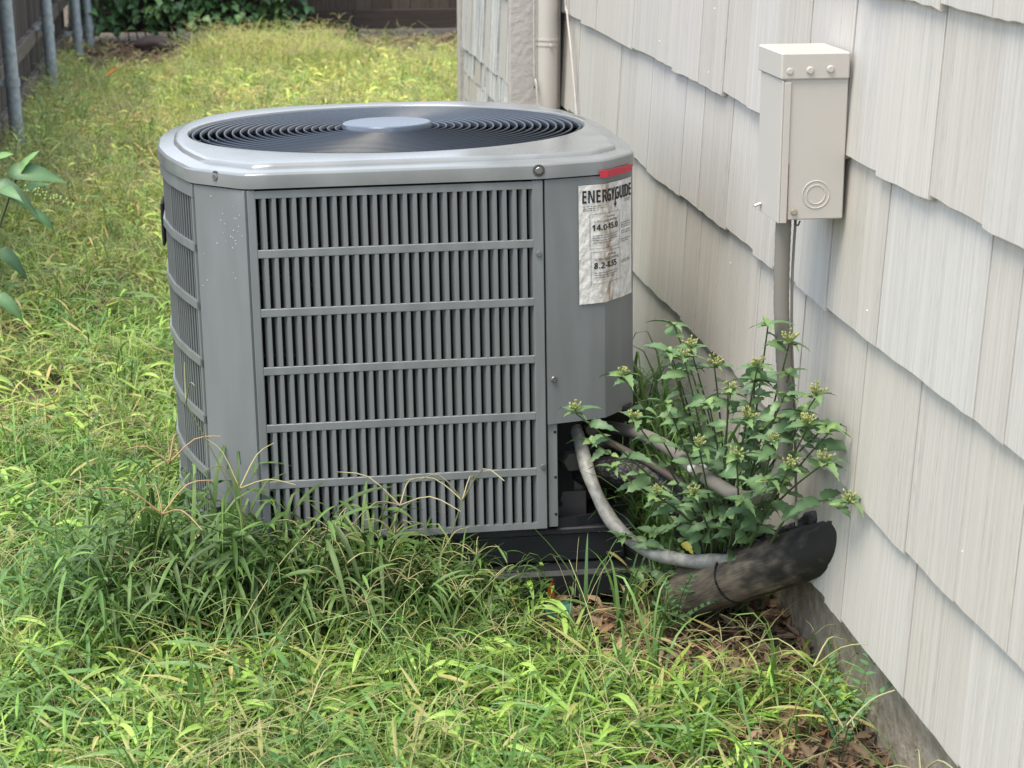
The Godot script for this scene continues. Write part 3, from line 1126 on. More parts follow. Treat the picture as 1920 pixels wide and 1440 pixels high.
func label(cc: Node) -> void:
	# paper label that bends round the corner of the cover
	var a := Vector2(0.3235, 0.5245)
	var b := Vector2(0.3755, 0.5105)
	var b2 := Vector2(0.4165, 0.4638)
	var c := Vector2(0.4410, 0.4290)
	var la := a.distance_to(b)
	var lb := b.distance_to(b2)
	var total := la + lb + b2.distance_to(c)
	var y_top := func(u): return 0.6700
	var y_bot := 0.4425
	var place := func(u: float, v: float, off: float) -> Vector3:   # u, v in 0..1
		var s: float = u * total
		var p := a.lerp(b, s / la) if s < la else b.lerp(b2, (s - la) / lb) if s < la + lb else b2.lerp(c, (s - la - lb) / (total - la - lb))
		var n := (b - a).orthogonal() if s < la else (c - b).orthogonal()
		n = n.normalized()
		if n.dot(p) < 0: n = -n
		p += n * off
		return Vector3(p.x, lerpf(0.6700, y_bot, v), p.y)
	var st := new_st()
	st.set_smooth_group(-1)
	var n := noise(55, 6.0, 3)
	var us := [0.0, 0.06, 0.14, 0.22, la / total, 0.40, 0.46, 0.52, 0.58, 0.64, (la + lb) / total, 0.80, 0.86, 0.93, 1.0]
	st.set_smooth_group(0)
	for i in us.size() - 1:
		for j in 24:
			var f := []
			for q in [[0, 0], [1, 0], [1, 1], [0, 1]]:
				var u: float = us[i + q[0]]
				var v: float = (j + q[1]) / 24.0
				var e := minf(minf(u, 1.0 - u), minf(v, 1.0 - v))
				var w := 0.0004 + maxf(0.0, 0.0013 * n.get_noise_2d(u * 1.3, v * 3.0)) * clampf(e * 12.0, 0.0, 1.0)
				f.append([place.call(u, v, w), Vector2(u, v)])
			for k in [0, 1, 2, 0, 2, 3]:
				st.set_uv(f[k][1])
				st.add_vertex(f[k][0])
	var lb_ := part("energy_label", commit(st, true), M.paper, cc)
	lb_.set_meta("label", "weathered white energy label with black print")
	# lettering laid on the paper
	var rows := [["ENERGYGUIDE", 0.045, 0.045, 0.93, 0.105, 700, M.ink], ["Cooling", 0.38, 0.268, 0.17, 0.020, 400, M.faint], ["Efficiency Rating", 0.20, 0.298, 0.40, 0.022, 400, M.faint], ["14.0-15.0", 0.17, 0.335, 0.45, 0.050, 700, M.ink], ["Heating", 0.40, 0.59, 0.17, 0.020, 400, M.faint], ["Efficiency Rating", 0.21, 0.62, 0.42, 0.022, 400, M.faint], ["8.2-8.55", 0.19, 0.655, 0.40, 0.052, 700, M.ink]]
	for r in rows:
		var tm := TextMesh.new()
		var sf := SystemFont.new()
		sf.font_names = PackedStringArray(["Droid Sans"])
		sf.font_weight = r[5]
		tm.font = sf
		tm.text = r[0]
		tm.font_size = 32
		tm.pixel_size = 0.01
		tm.depth = 0.02
		tm.curve_step = 2.0
		var arr := tm.get_mesh_arrays()
		var vs: PackedVector3Array = arr[Mesh.ARRAY_VERTEX]
		var idx: PackedInt32Array = arr[Mesh.ARRAY_INDEX]
		if vs.is_empty():
			continue
		var lo := vs[0]
		var hi := vs[0]
		for q in vs:
			lo = lo.min(q)
			hi = hi.max(q)
		var size := hi - lo
		st = new_st()
		st.set_smooth_group(-1)
		for k in idx:
			var q := (vs[k] - lo) / Vector3(size.x, size.y, 1.0)
			var u: float = r[1] + q.x * r[3]
			var v: float = r[2] + (1.0 - q.y) * r[4]
			st.add_vertex(place.call(u, v, 0.0013 + 0.0013 * maxf(0.0, n.get_noise_2d(u * 1.3, v * 3.0)) + (0.0004 if q.z > 0.01 else 0.0)))
		part("lettering", commit(st), r[6], lb_)
	# arrow of the Y, ruled frames and fine print
	st = new_st()
	st.set_smooth_group(-1)
	var bar := func(u0: float, v0: float, u1: float, v1: float):
		var steps := 8
		for i in steps:
			var ua := lerpf(u0, u1, float(i) / steps)
			var ub := lerpf(u0, u1, float(i + 1) / steps)
			var w := func(u: float, v: float): return place.call(u, v, 0.0013 + 0.0013 * maxf(0.0, n.get_noise_2d(u * 1.3, v * 3.0)))
			quad(st, w.call(ua, v0), w.call(ub, v0), w.call(ub, v1), w.call(ua, v1))
	for fr in [[0.14, 0.245, 0.66, 0.535], [0.15, 0.565, 0.67, 0.83]]:
		bar.call(fr[0], fr[1], fr[2], fr[1] + 0.003)
		bar.call(fr[0], fr[3], fr[2], fr[3] + 0.003)
		bar.call(fr[0], fr[1], fr[0] + 0.006, fr[3])
		bar.call(fr[2], fr[1], fr[2] + 0.006, fr[3])
	for l in [[0.05, 0.175, 0.30], [0.05, 0.192, 0.33], [0.05, 0.209, 0.26], [0.80, 0.165, 0.95], [0.80, 0.18, 0.95], [0.18, 0.425, 0.62], [0.18, 0.445, 0.60], [0.18, 0.465, 0.62], [0.18, 0.485, 0.5], [0.20, 0.74, 0.62], [0.20, 0.76, 0.60], [0.20, 0.78, 0.56], [0.70, 0.36, 0.95], [0.70, 0.378, 0.95], [0.70, 0.396, 0.93], [0.70, 0.43, 0.95], [0.70, 0.448, 0.95], [0.70, 0.50, 0.95], [0.70, 0.518, 0.9], [0.70, 0.68, 0.95], [0.70, 0.695, 0.95]]:
		var u: float = l[0]
		while u < l[2]:
			var e := minf(u + rf(0.02, 0.06), l[2])
			bar.call(u, l[1], e, l[1] + 0.006)
			u = e + 0.012
	part("fine_print", commit(st), M.faint, lb_).set_meta("kind", "stuff")
	st = new_st()
	st.set_smooth_group(-1)
	var w2 := func(u: float, v: float): return place.call(u, v, 0.0012 + 0.0013 * maxf(0.0, n.get_noise_2d(u * 1.3, v * 3.0)))
	quad(st, w2.call(0.565, 0.13), w2.call(0.585, 0.13), w2.call(0.585, 0.185), w2.call(0.565, 0.185))
	st.add_vertex(w2.call(0.54, 0.18)); st.add_vertex(w2.call(0.61, 0.18)); st.add_vertex(w2.call(0.575, 0.215))
	part("arrow", commit(st), M.ink, lb_)

# ------------------------------------------------------------------ disconnect box
func disconnect_box() -> void:
	var at := Vector3(0.94, 0.84, -3.125)
	var b := thing("disconnect_box", "beige metal electrical disconnect box with overhanging lid on the shingle wall", "electrical box", at)
	var L := Transform3D(Basis(), -at)
	var zf := -3.062
	var st := new_st()
	add_bevel_box(st, Vector3(0.8945, 0.842, -3.186), Vector3(1.0, 1.071, zf), 0.002)
	part("body", commit(st), M.box, b, L)
	# lid with skirt
	st = new_st()
	add_bevel_box(st, Vector3(0.8865, 1.0695, -3.198), Vector3(1.0, 1.1125, zf + 0.0045), 0.0025)
	var lid := part("lid", commit(st), M.box, b, L)
	for q in [[0.9005, 1.0835, 0.0055, 0.0025], [0.9335, 1.0845, 0.0062, 0.004], [0.967, 1.086, 0.0062, 0.004]]:
		st = new_st()
		add_disc(st, Vector3(q[0], q[1], zf + 0.0044), Vector3(0, 0, 1), q[2], q[3], 14, 0.45)
		var rv := part("rivet" if q[2] > 0.006 else "screw", commit(st), M.box, lid)
		if q[2] < 0.006:
			st = new_st()
			add_box(st, Vector3(q[0] - 0.0008, q[1] - 0.0045, zf + 0.0068), Vector3(q[0] + 0.0008, q[1] + 0.0045, zf + 0.0072))
			rv.set_meta("slot", 1)
	# front cover: faces the yard, its flange folds round onto the side
	st = new_st()
	add_bevel_box(st, Vector3(0.8895, 0.838, -3.188), Vector3(0.893, 1.0685, zf + 0.0035), 0.001)
	add_bevel_box(st, Vector3(0.8932, 0.8378, zf + 0.0008), Vector3(0.9045, 1.066, zf + 0.0036), 0.0008)
	var cv := part("cover", commit(st), M.box, b, L)
	st = new_st()
	add_box(st, Vector3(0.9044, 0.839, zf - 0.001), Vector3(0.9062, 0.935, zf + 0.0016))
	part("rust_streak", commit(st), M.rust, cv)
	# knock-out ring
	st = new_st()
	var kc := Vector3(0.953, 0.883, zf)
	for rr in [0.0155, 0.0225]:
		var path := []
		for j in 29:
			path.append(kc + Vector3(cos(TAU * j / 28) * rr, sin(TAU * j / 28) * rr, 0.0))
		add_tube(st, path, 0.0012, 6, false)
	part("knockout", commit(st), M.box, b, L)
	st = new_st()
	add_disc(st, Vector3(0.917, 0.8555, zf), Vector3(0, 0, 1), 0.0055, 0.0045, 14, 0.45)
	part("rivet", commit(st), M.foundation, b, L)
	# bent latch tab and the seal wire at the bottom
	st = new_st()
	add_bevel_box(st, Vector3(-0.007, -0.0022, -0.004), Vector3(0.006, 0.0022, 0.004), 0.001, Transform3D(Basis(Vector3.BACK, 0.35), Vector3(0.884, 0.851, -3.16)))
	part("latch_tab", commit(st), M.zinc, b, L)
	st = new_st()
	add_tube(st, smooth_path([Vector3(0.925, 0.842, zf - 0.02), Vector3(0.926, 0.833, zf - 0.02), Vector3(0.931, 0.829, zf - 0.02), Vector3(0.935, 0.836, zf - 0.022)], 4), 0.0014, 6)
	part("seal_wire", commit(st), M.copper, b, L)

# ------------------------------------------------------------------ conduits and pipes
func pipes() -> void:
	var st := new_st()
	# from the box down the wall, under the weed and back up into the unit
	var path := smooth_path([Vector3(0.912, 0.85, -3.10), Vector3(0.913, 0.7, -3.10), Vector3(0.925, 0.55, -3.10), Vector3(0.93, 0.44, -3.10), Vector3(0.915, 0.38, -3.11), Vector3(0.88, 0.336, -3.15), Vector3(0.84, 0.33, -3.3), Vector3(0.815, 0.325, -3.5), Vector3(0.79, 0.30, -3.68), Vector3(0.74, 0.28, -3.8)], 22)
	add_tube(st, path, 0.0132, 14, true, 0.0, 0.04)
	tag(part("conduit", commit(st), M.conduit, self), "ribbed grey conduit hanging straight down from the electrical box", "conduit")
	st = new_st()
	add_tube(st, smooth_path([Vector3(0.931, 0.845, -3.095), Vector3(0.9295, 0.74, -3.097), Vector3(0.9345, 0.62, -3.10), Vector3(0.944, 0.5, -3.10), Vector3(0.955, 0.3, -3.10)], 8), 0.0024, 6)
	tag(part("wire", commit(st), M.conduit, self), "thin grey wire from the electrical box down the wall beside the conduit", "wire")
	st = new_st()
	path = smooth_path([Vector3(0.665, 0.34, -3.76), Vector3(0.674, 0.306, -3.66), Vector3(0.686, 0.238, -3.58), Vector3(0.719, 0.169, -3.52), Vector3(0.768, 0.138, -3.45), Vector3(0.834, 0.137, -3.38), Vector3(0.88, 0.157, -3.32), Vector3(0.905, 0.175, -3.265), Vector3(0.93, 0.19, -3.2)], 12)
	var rad := []
	for i in path.size():
		rad.append(0.0135 + 0.001 * sin(i * 0.4))
	add_tube(st, path, rad, 14)
	tag(part("hose", commit(st), M.hose, self), "smooth light grey hose curving down from the unit into the black sleeve", "hose")
	st = new_st()
	path = smooth_path([Vector3(0.66, 0.22, -3.72), Vector3(0.72, 0.235, -3.64), Vector3(0.77, 0.25, -3.57), Vector3(0.82, 0.245, -3.52), Vector3(0.855, 0.19, -3.48), Vector3(0.87, 0.12, -3.44), Vector3(0.90, 0.09, -3.36)], 8)
	rad = []
	for i in path.size():
		rad.append(0.031 + rf(-0.003, 0.003))
	add_tube(st, path, rad, 14, true, 0.06)
	tag(part("insulated_pipe", commit(st), M.wrap, self), "wrinkled black insulated pipe leaving the valves behind the weed", "pipe")
	st = new_st()
	path = smooth_path([Vector3(0.70, 0.30, -3.7), Vector3(0.78, 0.285, -3.55), Vector3(0.83, 0.27, -3.45), Vector3(0.87, 0.25, -3.42), Vector3(0.9, 0.2, -3.40)], 8)
	add_tube(st, path, 0.0075, 8)
	tag(part("copper_pipe", commit(st), M.copper, self), "thin dull copper pipe running above the black insulated pipe", "pipe")
	# the split black sleeve going into the wall
	var s := thing("pipe_sleeve", "weathered black plastic pipe sleeve running from the ground into the wall", "pipe", Vector3(0.85, 0.0, -3.4))
	var A := Vector3(0.845, 0.044, -3.445) - s.position
	var B := Vector3(1.01, 0.305, -2.985) - s.position
	var d := (B - A).normalized()
	var side := d.cross(Vector3.UP).normalized()
	var up := side.cross(d)
	var W := Vector3(1.05, 0.302, -3.03) - s.position
	var spine := smooth_path([A, A.lerp(W, 0.25), A.lerp(W, 0.55), A.lerp(W, 0.8), W], 9)
	st = new_st()
	st.set_smooth_group(0)
	var n := spine.size() - 1
	var seg := 36
	var nz := noise(66, 1.4, 3)
	var rings := []
	for i in n + 1:
		var t := float(i) / n
		var dd: Vector3 = (spine[mini(i + 1, n)] - spine[maxi(i - 1, 0)]).normalized()
		var sd := dd.cross(Vector3.UP).normalized()
		var ud := sd.cross(dd)
		var ring := []
		for j in seg + 1:
			# slit along the top, torn open where the hose goes in and again near the wall
			var open := 0.12 + 0.95 * exp(-pow((t - 0.16) / 0.10, 2.0)) + 0.45 * exp(-pow((t - 0.62) / 0.1, 2.0))
			var a := PI / 2.0 + 0.25 + open * 0.5 + (TAU - open) * j / seg
			var r := lerpf(0.052, 0.043, t) * (1.0 + 0.05 * nz.get_noise_2d(t * 4.0, j * 0.15))
			if j < 4 or j > seg - 4:
				r += 0.005 * nz.get_noise_2d(t * 14.0, 3.0 if j < 4 else 40.0)
			ring.append(spine[i] + (sd * cos(a) + ud * sin(a)) * r)
		rings.append(ring)
	for i in n:
		for j in seg:
			var f := [[i, j], [i, j + 1], [i + 1, j + 1], [i + 1, j]]
			for k in [0, 1, 2, 0, 2, 3]:
				st.set_uv(Vector2(float(f[k][0]) / n, float(f[k][1]) / seg))
				st.add_vertex(rings[f[k][0]][f[k][1]])
	part("shell", commit(st), M.sleeve, s)
	st = new_st()
	add_tube(st, spine, 0.036, 20, true, 0.06)
	part("lining", commit(st), M.wrap, s)
	st = new_st()
	var c := A.lerp(W, 0.33)
	add_tube(st, [c - d * 0.0022, c + d * 0.0022], 0.0515, 24)
	add_bevel_box(st, Vector3(-0.006, -0.004, -0.005), Vector3(0.006, 0.006, 0.005), 0.001, Transform3D(Basis(side, up, d), c + up * 0.052 + side * 0.01))
	part("cable_tie", commit(st), M.wrap, s)
	# torn wrapping near the wall
	st = new_st()
	var pts := []
	for i in 9:
		pts.append(A.lerp(W, 0.46 + 0.04 * i) + up * (0.050 + rf(-0.006, 0.008)) - side * (0.012 + rf(-0.008, 0.008)))
	rad = []
	for i in smooth_path(pts, 4).size():
		rad.append(0.014 + rf(-0.003, 0.004))
	add_tube(st, smooth_path(pts, 4), rad, 10, true, 0.12)
	part("torn_wrap", commit(st), M.wrap, s)

# ------------------------------------------------------------------ grass
func blade(st: SurfaceTool, r: RandomNumberGenerator, base: Vector3, phi: float, reach: float, high: float, w: float, c0: Color, c1: Color, droop: float, segs := 5) -> void:
	var d := Vector3(cos(phi), 0, sin(phi))
	var s := Vector3(-d.z, 0, d.x)
	var twist := r.randf_range(-0.9, 0.9)
	var pl: Vector3
	var pr_: Vector3
	var bend := r.randf_range(-0.25, 0.25) * reach
	for i in segs + 1:
		var t := float(i) / segs
		var p := base + d * reach * (0.25 * t + 0.75 * t * t) + Vector3(0, high * (t * (1.0 + droop) - droop * t * t * t * 1.1), 0) + s * bend * t * t
		var ww := w * 0.5 * minf(1.0, 0.55 + 2.0 * t) * pow(maxf(0.0, 1.0 - t), 0.65)
		if i == segs: ww = 0.0002
		var sv := (s * cos(twist * t) + Vector3.UP * sin(twist * t)) * ww
		var a := p - sv
		var b := p + sv
		if i > 0:
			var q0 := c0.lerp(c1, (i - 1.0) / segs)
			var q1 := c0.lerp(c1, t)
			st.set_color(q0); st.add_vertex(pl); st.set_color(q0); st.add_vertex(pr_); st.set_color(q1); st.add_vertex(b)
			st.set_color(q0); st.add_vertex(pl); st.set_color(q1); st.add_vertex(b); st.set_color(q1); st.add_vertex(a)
		pl = a
		pr_ = b

func lance(st: SurfaceTool, r: RandomNumberGenerator, base: Vector3, dir: Vector3, length: float, w: float, c: Color, droop: float) -> void:
	# short pointed grass leaf, folded a little along its middle
	var d := dir.normalized()
	var s := d.cross(Vector3.UP)
	s = (s if s.length() > 0.05 else Vector3.RIGHT).normalized()
	s = (s + Vector3.UP * r.randf_range(-0.7, 0.7) + d * r.randf_range(-0.2, 0.2)).normalized()
	var last := []
	for i in 6:
		var t := i / 5.0
		var p := base + d * length * t - Vector3(0, droop * length * t * t, 0)
		var ww: float = w * 0.5 * [0.35, 0.85, 1.0, 0.82, 0.48, 0.02][i]
		var up := s.cross(d) * ww * 0.35
		var row := [p - s * ww + up, p, p + s * ww + up]
		if i > 0:
			for k in 2:
				st.set_color(c * (1.0 if k == 0 else 0.92))
				quad(st, last[k], last[k + 1], row[k + 1], row[k])
		last = row

func thin(st: SurfaceTool, path: Array, w0: float, w1: float, c: Color) -> void:
	# a three-sided stalk
	var rad := []
	for i in path.size():
		rad.append(lerpf(w0, w1, float(i) / maxf(1.0, path.size() - 1.0)))
	st.set_color(c)
	add_tube(st, path, rad, 3, false)

func tuft(kind: String, seed_: int) -> ArrayMesh:
	var st := new_st()
	st.set_smooth_group(0)
	var r := RandomNumberGenerator.new()
	r.seed = seed_
	match kind:
		"leafy":
			# sprawling stems, each with a few short pointed leaves, and some loose blades
			for i in 6:
				var a := r.randf() * TAU
				var b0 := Vector3(r.randf_range(-0.05, 0.05), 0, r.randf_range(-0.05, 0.05))
				var l := r.randf_range(0.04, 0.11)
				var e := b0 + Vector3(cos(a) * l, r.randf_range(0.02, 0.085), sin(a) * l)
				var g := r.randf()
				var c := Color(0.14, 0.27, 0.045).lerp(Color(0.40, 0.55, 0.13), g * g * 0.6 + g * 0.4)
				if r.randf() < 0.28: c = Color(0.11, 0.23, 0.075).lerp(Color(0.22, 0.37, 0.13), r.randf())
				if r.randf() < 0.07: c = Color(0.44, 0.38, 0.16)
				thin(st, [b0, b0.lerp(e, 0.5) + Vector3(0, 0.008, 0), e], 0.0010, 0.0007, c * 0.9)
				for k in 3:
					var q := b0.lerp(e, 0.35 + 0.32 * k)
					var aa := a + r.randf_range(-1.5, 1.5)
					lance(st, r, q, Vector3(cos(aa), r.randf_range(-0.1, 0.9), sin(aa)), r.randf_range(0.04, 0.10), r.randf_range(0.005, 0.0105), c * r.randf_range(0.85, 1.12), r.randf_range(0.0, 0.7))
			for i in 4:
				var c := Color(0.17, 0.31, 0.055).lerp(Color(0.36, 0.48, 0.13), r.randf())
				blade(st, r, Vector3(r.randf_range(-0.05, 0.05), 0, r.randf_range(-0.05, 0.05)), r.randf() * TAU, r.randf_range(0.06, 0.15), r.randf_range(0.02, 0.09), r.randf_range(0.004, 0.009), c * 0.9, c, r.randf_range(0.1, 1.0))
		"cane":
			for i in 3:
				var a := r.randf() * TAU
				var b0 := Vector3(r.randf_range(-0.04, 0.04), 0, r.randf_range(-0.04, 0.04))
				var hh := r.randf_range(0.10, 0.27)
				var e := b0 + Vector3(cos(a) * hh * r.randf_range(0.2, 0.9), hh, sin(a) * hh * r.randf_range(0.2, 0.9))
				var c := Color(0.085, 0.175, 0.05).lerp(Color(0.19, 0.33, 0.09), r.randf())
				var path := smooth_path([b0, b0.lerp(e, 0.5) + Vector3(0, hh * 0.12, 0), e], 4)
				thin(st, path, 0.0013, 0.0008, c * 0.9)
				for k in 7:
					var q: Vector3 = path[2 + k % 7]
					var aa := a + r.randf_range(-2.2, 2.2)
					lance(st, r, q, Vector3(cos(aa), r.randf_range(-0.3, 0.9), sin(aa)), r.randf_range(0.06, 0.13), r.randf_range(0.006, 0.012), c * r.randf_range(0.8, 1.2), r.randf_range(0.1, 1.0))
		"fine":
			for i in 24:
				var c := Color(0.20, 0.33, 0.08).lerp(Color(0.42, 0.48, 0.18), r.randf())
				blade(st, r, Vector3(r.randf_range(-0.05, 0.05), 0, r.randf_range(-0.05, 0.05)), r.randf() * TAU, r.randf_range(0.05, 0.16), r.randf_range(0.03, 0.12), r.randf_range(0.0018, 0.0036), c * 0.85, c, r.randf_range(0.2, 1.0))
		"tall":
			for i in 10:
				var c := Color(0.11, 0.21, 0.055).lerp(Color(0.20, 0.33, 0.095), r.randf())
				blade(st, r, Vector3(r.randf_range(-0.04, 0.04), r.randf_range(0.0, 0.05), r.randf_range(-0.04, 0.04)), r.randf() * TAU, r.randf_range(0.06, 0.20), r.randf_range(0.06, 0.25), r.randf_range(0.006, 0.0125), c * 0.9, c, r.randf_range(0.3, 1.5), 6)
		"dry":
			for i in 14:
				var c := Color(0.46, 0.40, 0.20).lerp(Color(0.58, 0.53, 0.30), r.randf())
				blade(st, r, Vector3(r.randf_range(-0.06, 0.06), r.randf_range(0.0, 0.05), r.randf_range(-0.06, 0.06)), r.randf() * TAU, r.randf_range(0.04, 0.16), r.randf_range(0.0, 0.07), r.randf_range(0.0013, 0.0028), c, c, r.randf_range(0.4, 1.4))
		"stalk":
			for i in 3:
				var a := r.randf() * TAU
				var l := r.randf_range(0.10, 0.24)
				var b0 := Vector3(r.randf_range(-0.05, 0.05), r.randf_range(0.0, 0.06), r.randf_range(-0.05, 0.05))
				var e := b0 + Vector3(cos(a) * l, l * r.randf_range(0.15, 0.9), sin(a) * l)
				thin(st, smooth_path([b0, b0.lerp(e, 0.5) + Vector3(0, 0.02, 0), e], 3), 0.0010, 0.0007, Color(0.40, 0.42, 0.17).lerp(Color(0.62, 0.54, 0.30), r.randf()))
		"seed":
			for i in 2:
				var phi := r.randf() * TAU
				var base := Vector3(r.randf_range(-0.04, 0.04), 0, r.randf_range(-0.04, 0.04))
				var head := base + Vector3(cos(phi) * r.randf_range(0.03, 0.12), r.randf_range(0.11, 0.24), sin(phi) * r.randf_range(0.03, 0.12))
				seed_head(st, r, base, head, r.randf_range(0.05, 0.10), r.randi_range(3, 5), Color(0.46, 0.45, 0.19).lerp(Color(0.60, 0.53, 0.28), r.randf()))
	return commit(st)

func seed_head(st: SurfaceTool, r: RandomNumberGenerator, base: Vector3, head: Vector3, length: float, fingers: int, c: Color, fat := 1.0) -> void:
	var mid := base.lerp(head, 0.55) + Vector3(0, 0.03, 0)
	thin(st, smooth_path([base, mid, head], 3), 0.0011 * fat, 0.0008 * fat, Color(0.20, 0.25, 0.09))
	var a0 := r.randf() * TAU
	for k in fingers:
		var a := a0 + TAU * k / fingers + r.randf_range(-0.4, 0.4)
		var d := Vector3(cos(a), r.randf_range(0.1, 0.9), sin(a)).normalized()
		var l := length * r.randf_range(0.7, 1.2)
		var e := head + d * l + Vector3(0, -0.25 * l * r.randf(), 0)
		var m := head + d * l * 0.5 + Vector3(0, 0.12 * l, 0)
		thin(st, smooth_path([head, m, e], 3), 0.0013 * fat, 0.0007 * fat, c)

func allowed(x: float, z: float) -> bool:
	if x > 1.035 and z > -7.03: return false
	if z < -5.75 and z > -7.03 and x > 0.86: return false
	# the unit and its pad
	var p := ac_basis().inverse() * (Vector3(x, 0, z) - ac_point(0, 0, 0))
	if absf(p.x) < 0.46 and p.z < 0.575 and p.z > -0.58: return false
	return true

func bare(x: float, z: float) -> float:
	# 0 in the bare, littered strip by the foundation and in front of the pad's right end, 1 in full grass
	var k := 1.0
	var e := Vector2((x - 0.93) / 0.40, (z + 2.55) / 0.46).length()
	k = minf(k, smoothstep(0.55, 1.2, e))
	e = Vector2((x - 0.86) / 0.42, (z + 3.30) / 0.26).length()
	k = minf(k, smoothstep(0.45, 1.1, e))
	e = Vector2((x - 0.66) / 0.26, (z + 3.42) / 0.14).length()
	k = minf(k, smoothstep(0.3, 1.2, e))
	# mulch at the far left corner
	e = Vector2((x + 0.55) / 0.5, (z + 13.6) / 1.2).length()
	k = minf(k, smoothstep(0.6, 1.1, e))
	k = minf(k, lerpf(1.0, 0.04, smoothstep(13.3, 13.9, -z + 0.25 * maxf(0.0, x - 0.6))))
	if x < -0.99: k = minf(k, 0.6)
	return k

func grass() -> void:
	var kinds := {"leafy": 3, "fine": 3, "tall": 3, "dry": 2, "seed": 4, "stalk": 3, "cane": 4}
	var lists := {}
	for k in kinds:
		for i in kinds[k]:
			lists[k + str(i)] = []
	var patch := noise(101, 0.9, 3)
	var tone := noise(102, 1.7, 3)
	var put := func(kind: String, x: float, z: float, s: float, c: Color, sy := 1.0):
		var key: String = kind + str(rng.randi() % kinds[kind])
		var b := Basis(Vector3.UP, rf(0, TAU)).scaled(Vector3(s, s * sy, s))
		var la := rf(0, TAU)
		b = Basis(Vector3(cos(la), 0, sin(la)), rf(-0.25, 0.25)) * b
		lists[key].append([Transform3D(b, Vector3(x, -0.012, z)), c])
	var z := -1.6
	while z > -15.0:
		var density := 600.0 if z > -4.6 else 300.0 if z > -8.0 else 200.0
		var step := 0.1
		# as wide as the yard; more than the lens sees on both sides
		var x_lo := -1.4 if z > -8.0 else -1.1
		var x_hi := 1.04 if z > -5.8 else 0.9
		if z < -7.0: x_hi = 2.6
		var count := int(density * step * (x_hi - x_lo))
		for i in count:
			var x := rf(x_lo, x_hi)
			var zz := z - rf(0.0, step)
			if not allowed(x, zz): continue
			var k := bare(x, zz)
			if rng.randf() > k: continue
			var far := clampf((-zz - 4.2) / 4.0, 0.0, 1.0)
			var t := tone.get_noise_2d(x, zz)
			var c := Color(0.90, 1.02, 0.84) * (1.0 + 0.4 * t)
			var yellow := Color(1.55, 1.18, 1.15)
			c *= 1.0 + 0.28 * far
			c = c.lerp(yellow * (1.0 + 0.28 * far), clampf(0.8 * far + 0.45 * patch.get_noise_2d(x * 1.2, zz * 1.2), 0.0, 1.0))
			var roll := rng.randf()
			var s := rf(0.75, 1.2)
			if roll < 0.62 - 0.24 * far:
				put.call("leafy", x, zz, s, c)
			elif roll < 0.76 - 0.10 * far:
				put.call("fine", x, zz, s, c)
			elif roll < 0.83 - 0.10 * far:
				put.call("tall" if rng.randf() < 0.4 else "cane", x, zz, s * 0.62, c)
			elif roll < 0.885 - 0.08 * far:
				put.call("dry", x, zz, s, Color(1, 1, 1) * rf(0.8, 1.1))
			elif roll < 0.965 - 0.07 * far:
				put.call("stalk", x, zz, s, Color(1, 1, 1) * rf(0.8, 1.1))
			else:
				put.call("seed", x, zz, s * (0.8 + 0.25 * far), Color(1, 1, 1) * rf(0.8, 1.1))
		z -= step
	# long grass left growing against the front and left of the unit
	for i in 240:
		var x := rf(-0.24, 0.52)
		var d := absf(rf(-1, 1)) * 0.2
		var zz := -3.555 + d + 0.02 * (x - 0.1)
		var lim := 1.0 if x < 0.30 else 0.55
		if not allowed(x, zz): continue
		put.call("cane" if i % 4 else "tall", x, zz, rf(0.75, 1.1) * 1.2 * lerpf(lim, 0.55, d / 0.2), Color(0.86, 0.85, 0.72) * rf(0.55, 1.15))
		if i % 3 == 0:
			put.call("fine", x, zz, rf(0.9, 1.4) * lim, Color(0.9, 0.95, 0.9))
		if i % 9 == 0 and x < 0.35:
			put.call("seed", x, zz + 0.03, rf(0.9, 1.25), Color(1, 1, 1) * rf(0.7, 1.0))
	for i in 60:
		var zz := rf(-3.75, -3.3)
		var x := -0.17 - absf(rf(-1, 1)) * 0.13
		if not allowed(x, zz): continue
		put.call("cane" if i % 3 else "tall", x, zz, rf(0.5, 0.85), Color(1.1, 1.1, 0.95) * rf(0.8, 1.3))
	for i in 60:
		var x := rf(0.55, 1.03)
		var zz := rf(-3.5, -2.1)
		put.call(["leafy", "tall", "stalk", "stalk", "seed", "fine"][i % 6], x, zz, rf(0.45, 0.9), Color(0.95, 0.98, 0.95) * rf(0.75, 1.1))
	# a band between the unit and the wall, behind the weed
	for i in 60:
		put.call("tall", rf(0.82, 1.0), rf(-4.4, -3.45), rf(0.8, 1.35), Color(0.9, 1.0, 0.9) * rf(0.8, 1.1))
	# wispy tall grass before the far fence
	for i in 170:
		var x := rf(-0.12, 0.85)
		put.call("fine", x, rf(-14.0, -12.6), rf(1.0, 1.7), Color(1.7, 1.4, 1.3), 1.1)
		if i % 2 == 0:
			put.call("seed", x, rf(-13.8, -12.0), rf(0.9, 1.3), Color(1.1, 1.0, 0.95))
	var g := Node3D.new()
	g.name = "grass"
	add_child(g)
	tag(g, "long unmown grass with straw coloured seed heads over the whole yard", "grass")
	g.set_meta("kind", "stuff")
	var named := {"leafy": "leafy_grass", "fine": "fine_grass", "tall": "tall_grass", "dry": "dry_grass", "seed": "seed_stalks", "stalk": "bare_stalks", "cane": "leafy_stems"}
	for key in lists:
		var kind: String = key.rstrip("0123456789")
		var mm := MultiMesh.new()
		mm.transform_format = MultiMesh.TRANSFORM_3D
		mm.use_colors = true
		mm.mesh = tuft(kind, hash(key) % 10000)
		fill_mm(mm, lists[key])
		var o := MultiMeshInstance3D.new()
		var nm: String = named[kind]
		var i := 0
		while g.has_node(NodePath(nm)):
			i += 1
			nm = "%s_%03d" % [named[kind], i]
		o.name = nm
		o.multimesh = mm
		o.material_override = M.blade
		o.set_meta("kind", "stuff")
		g.add_child(o)

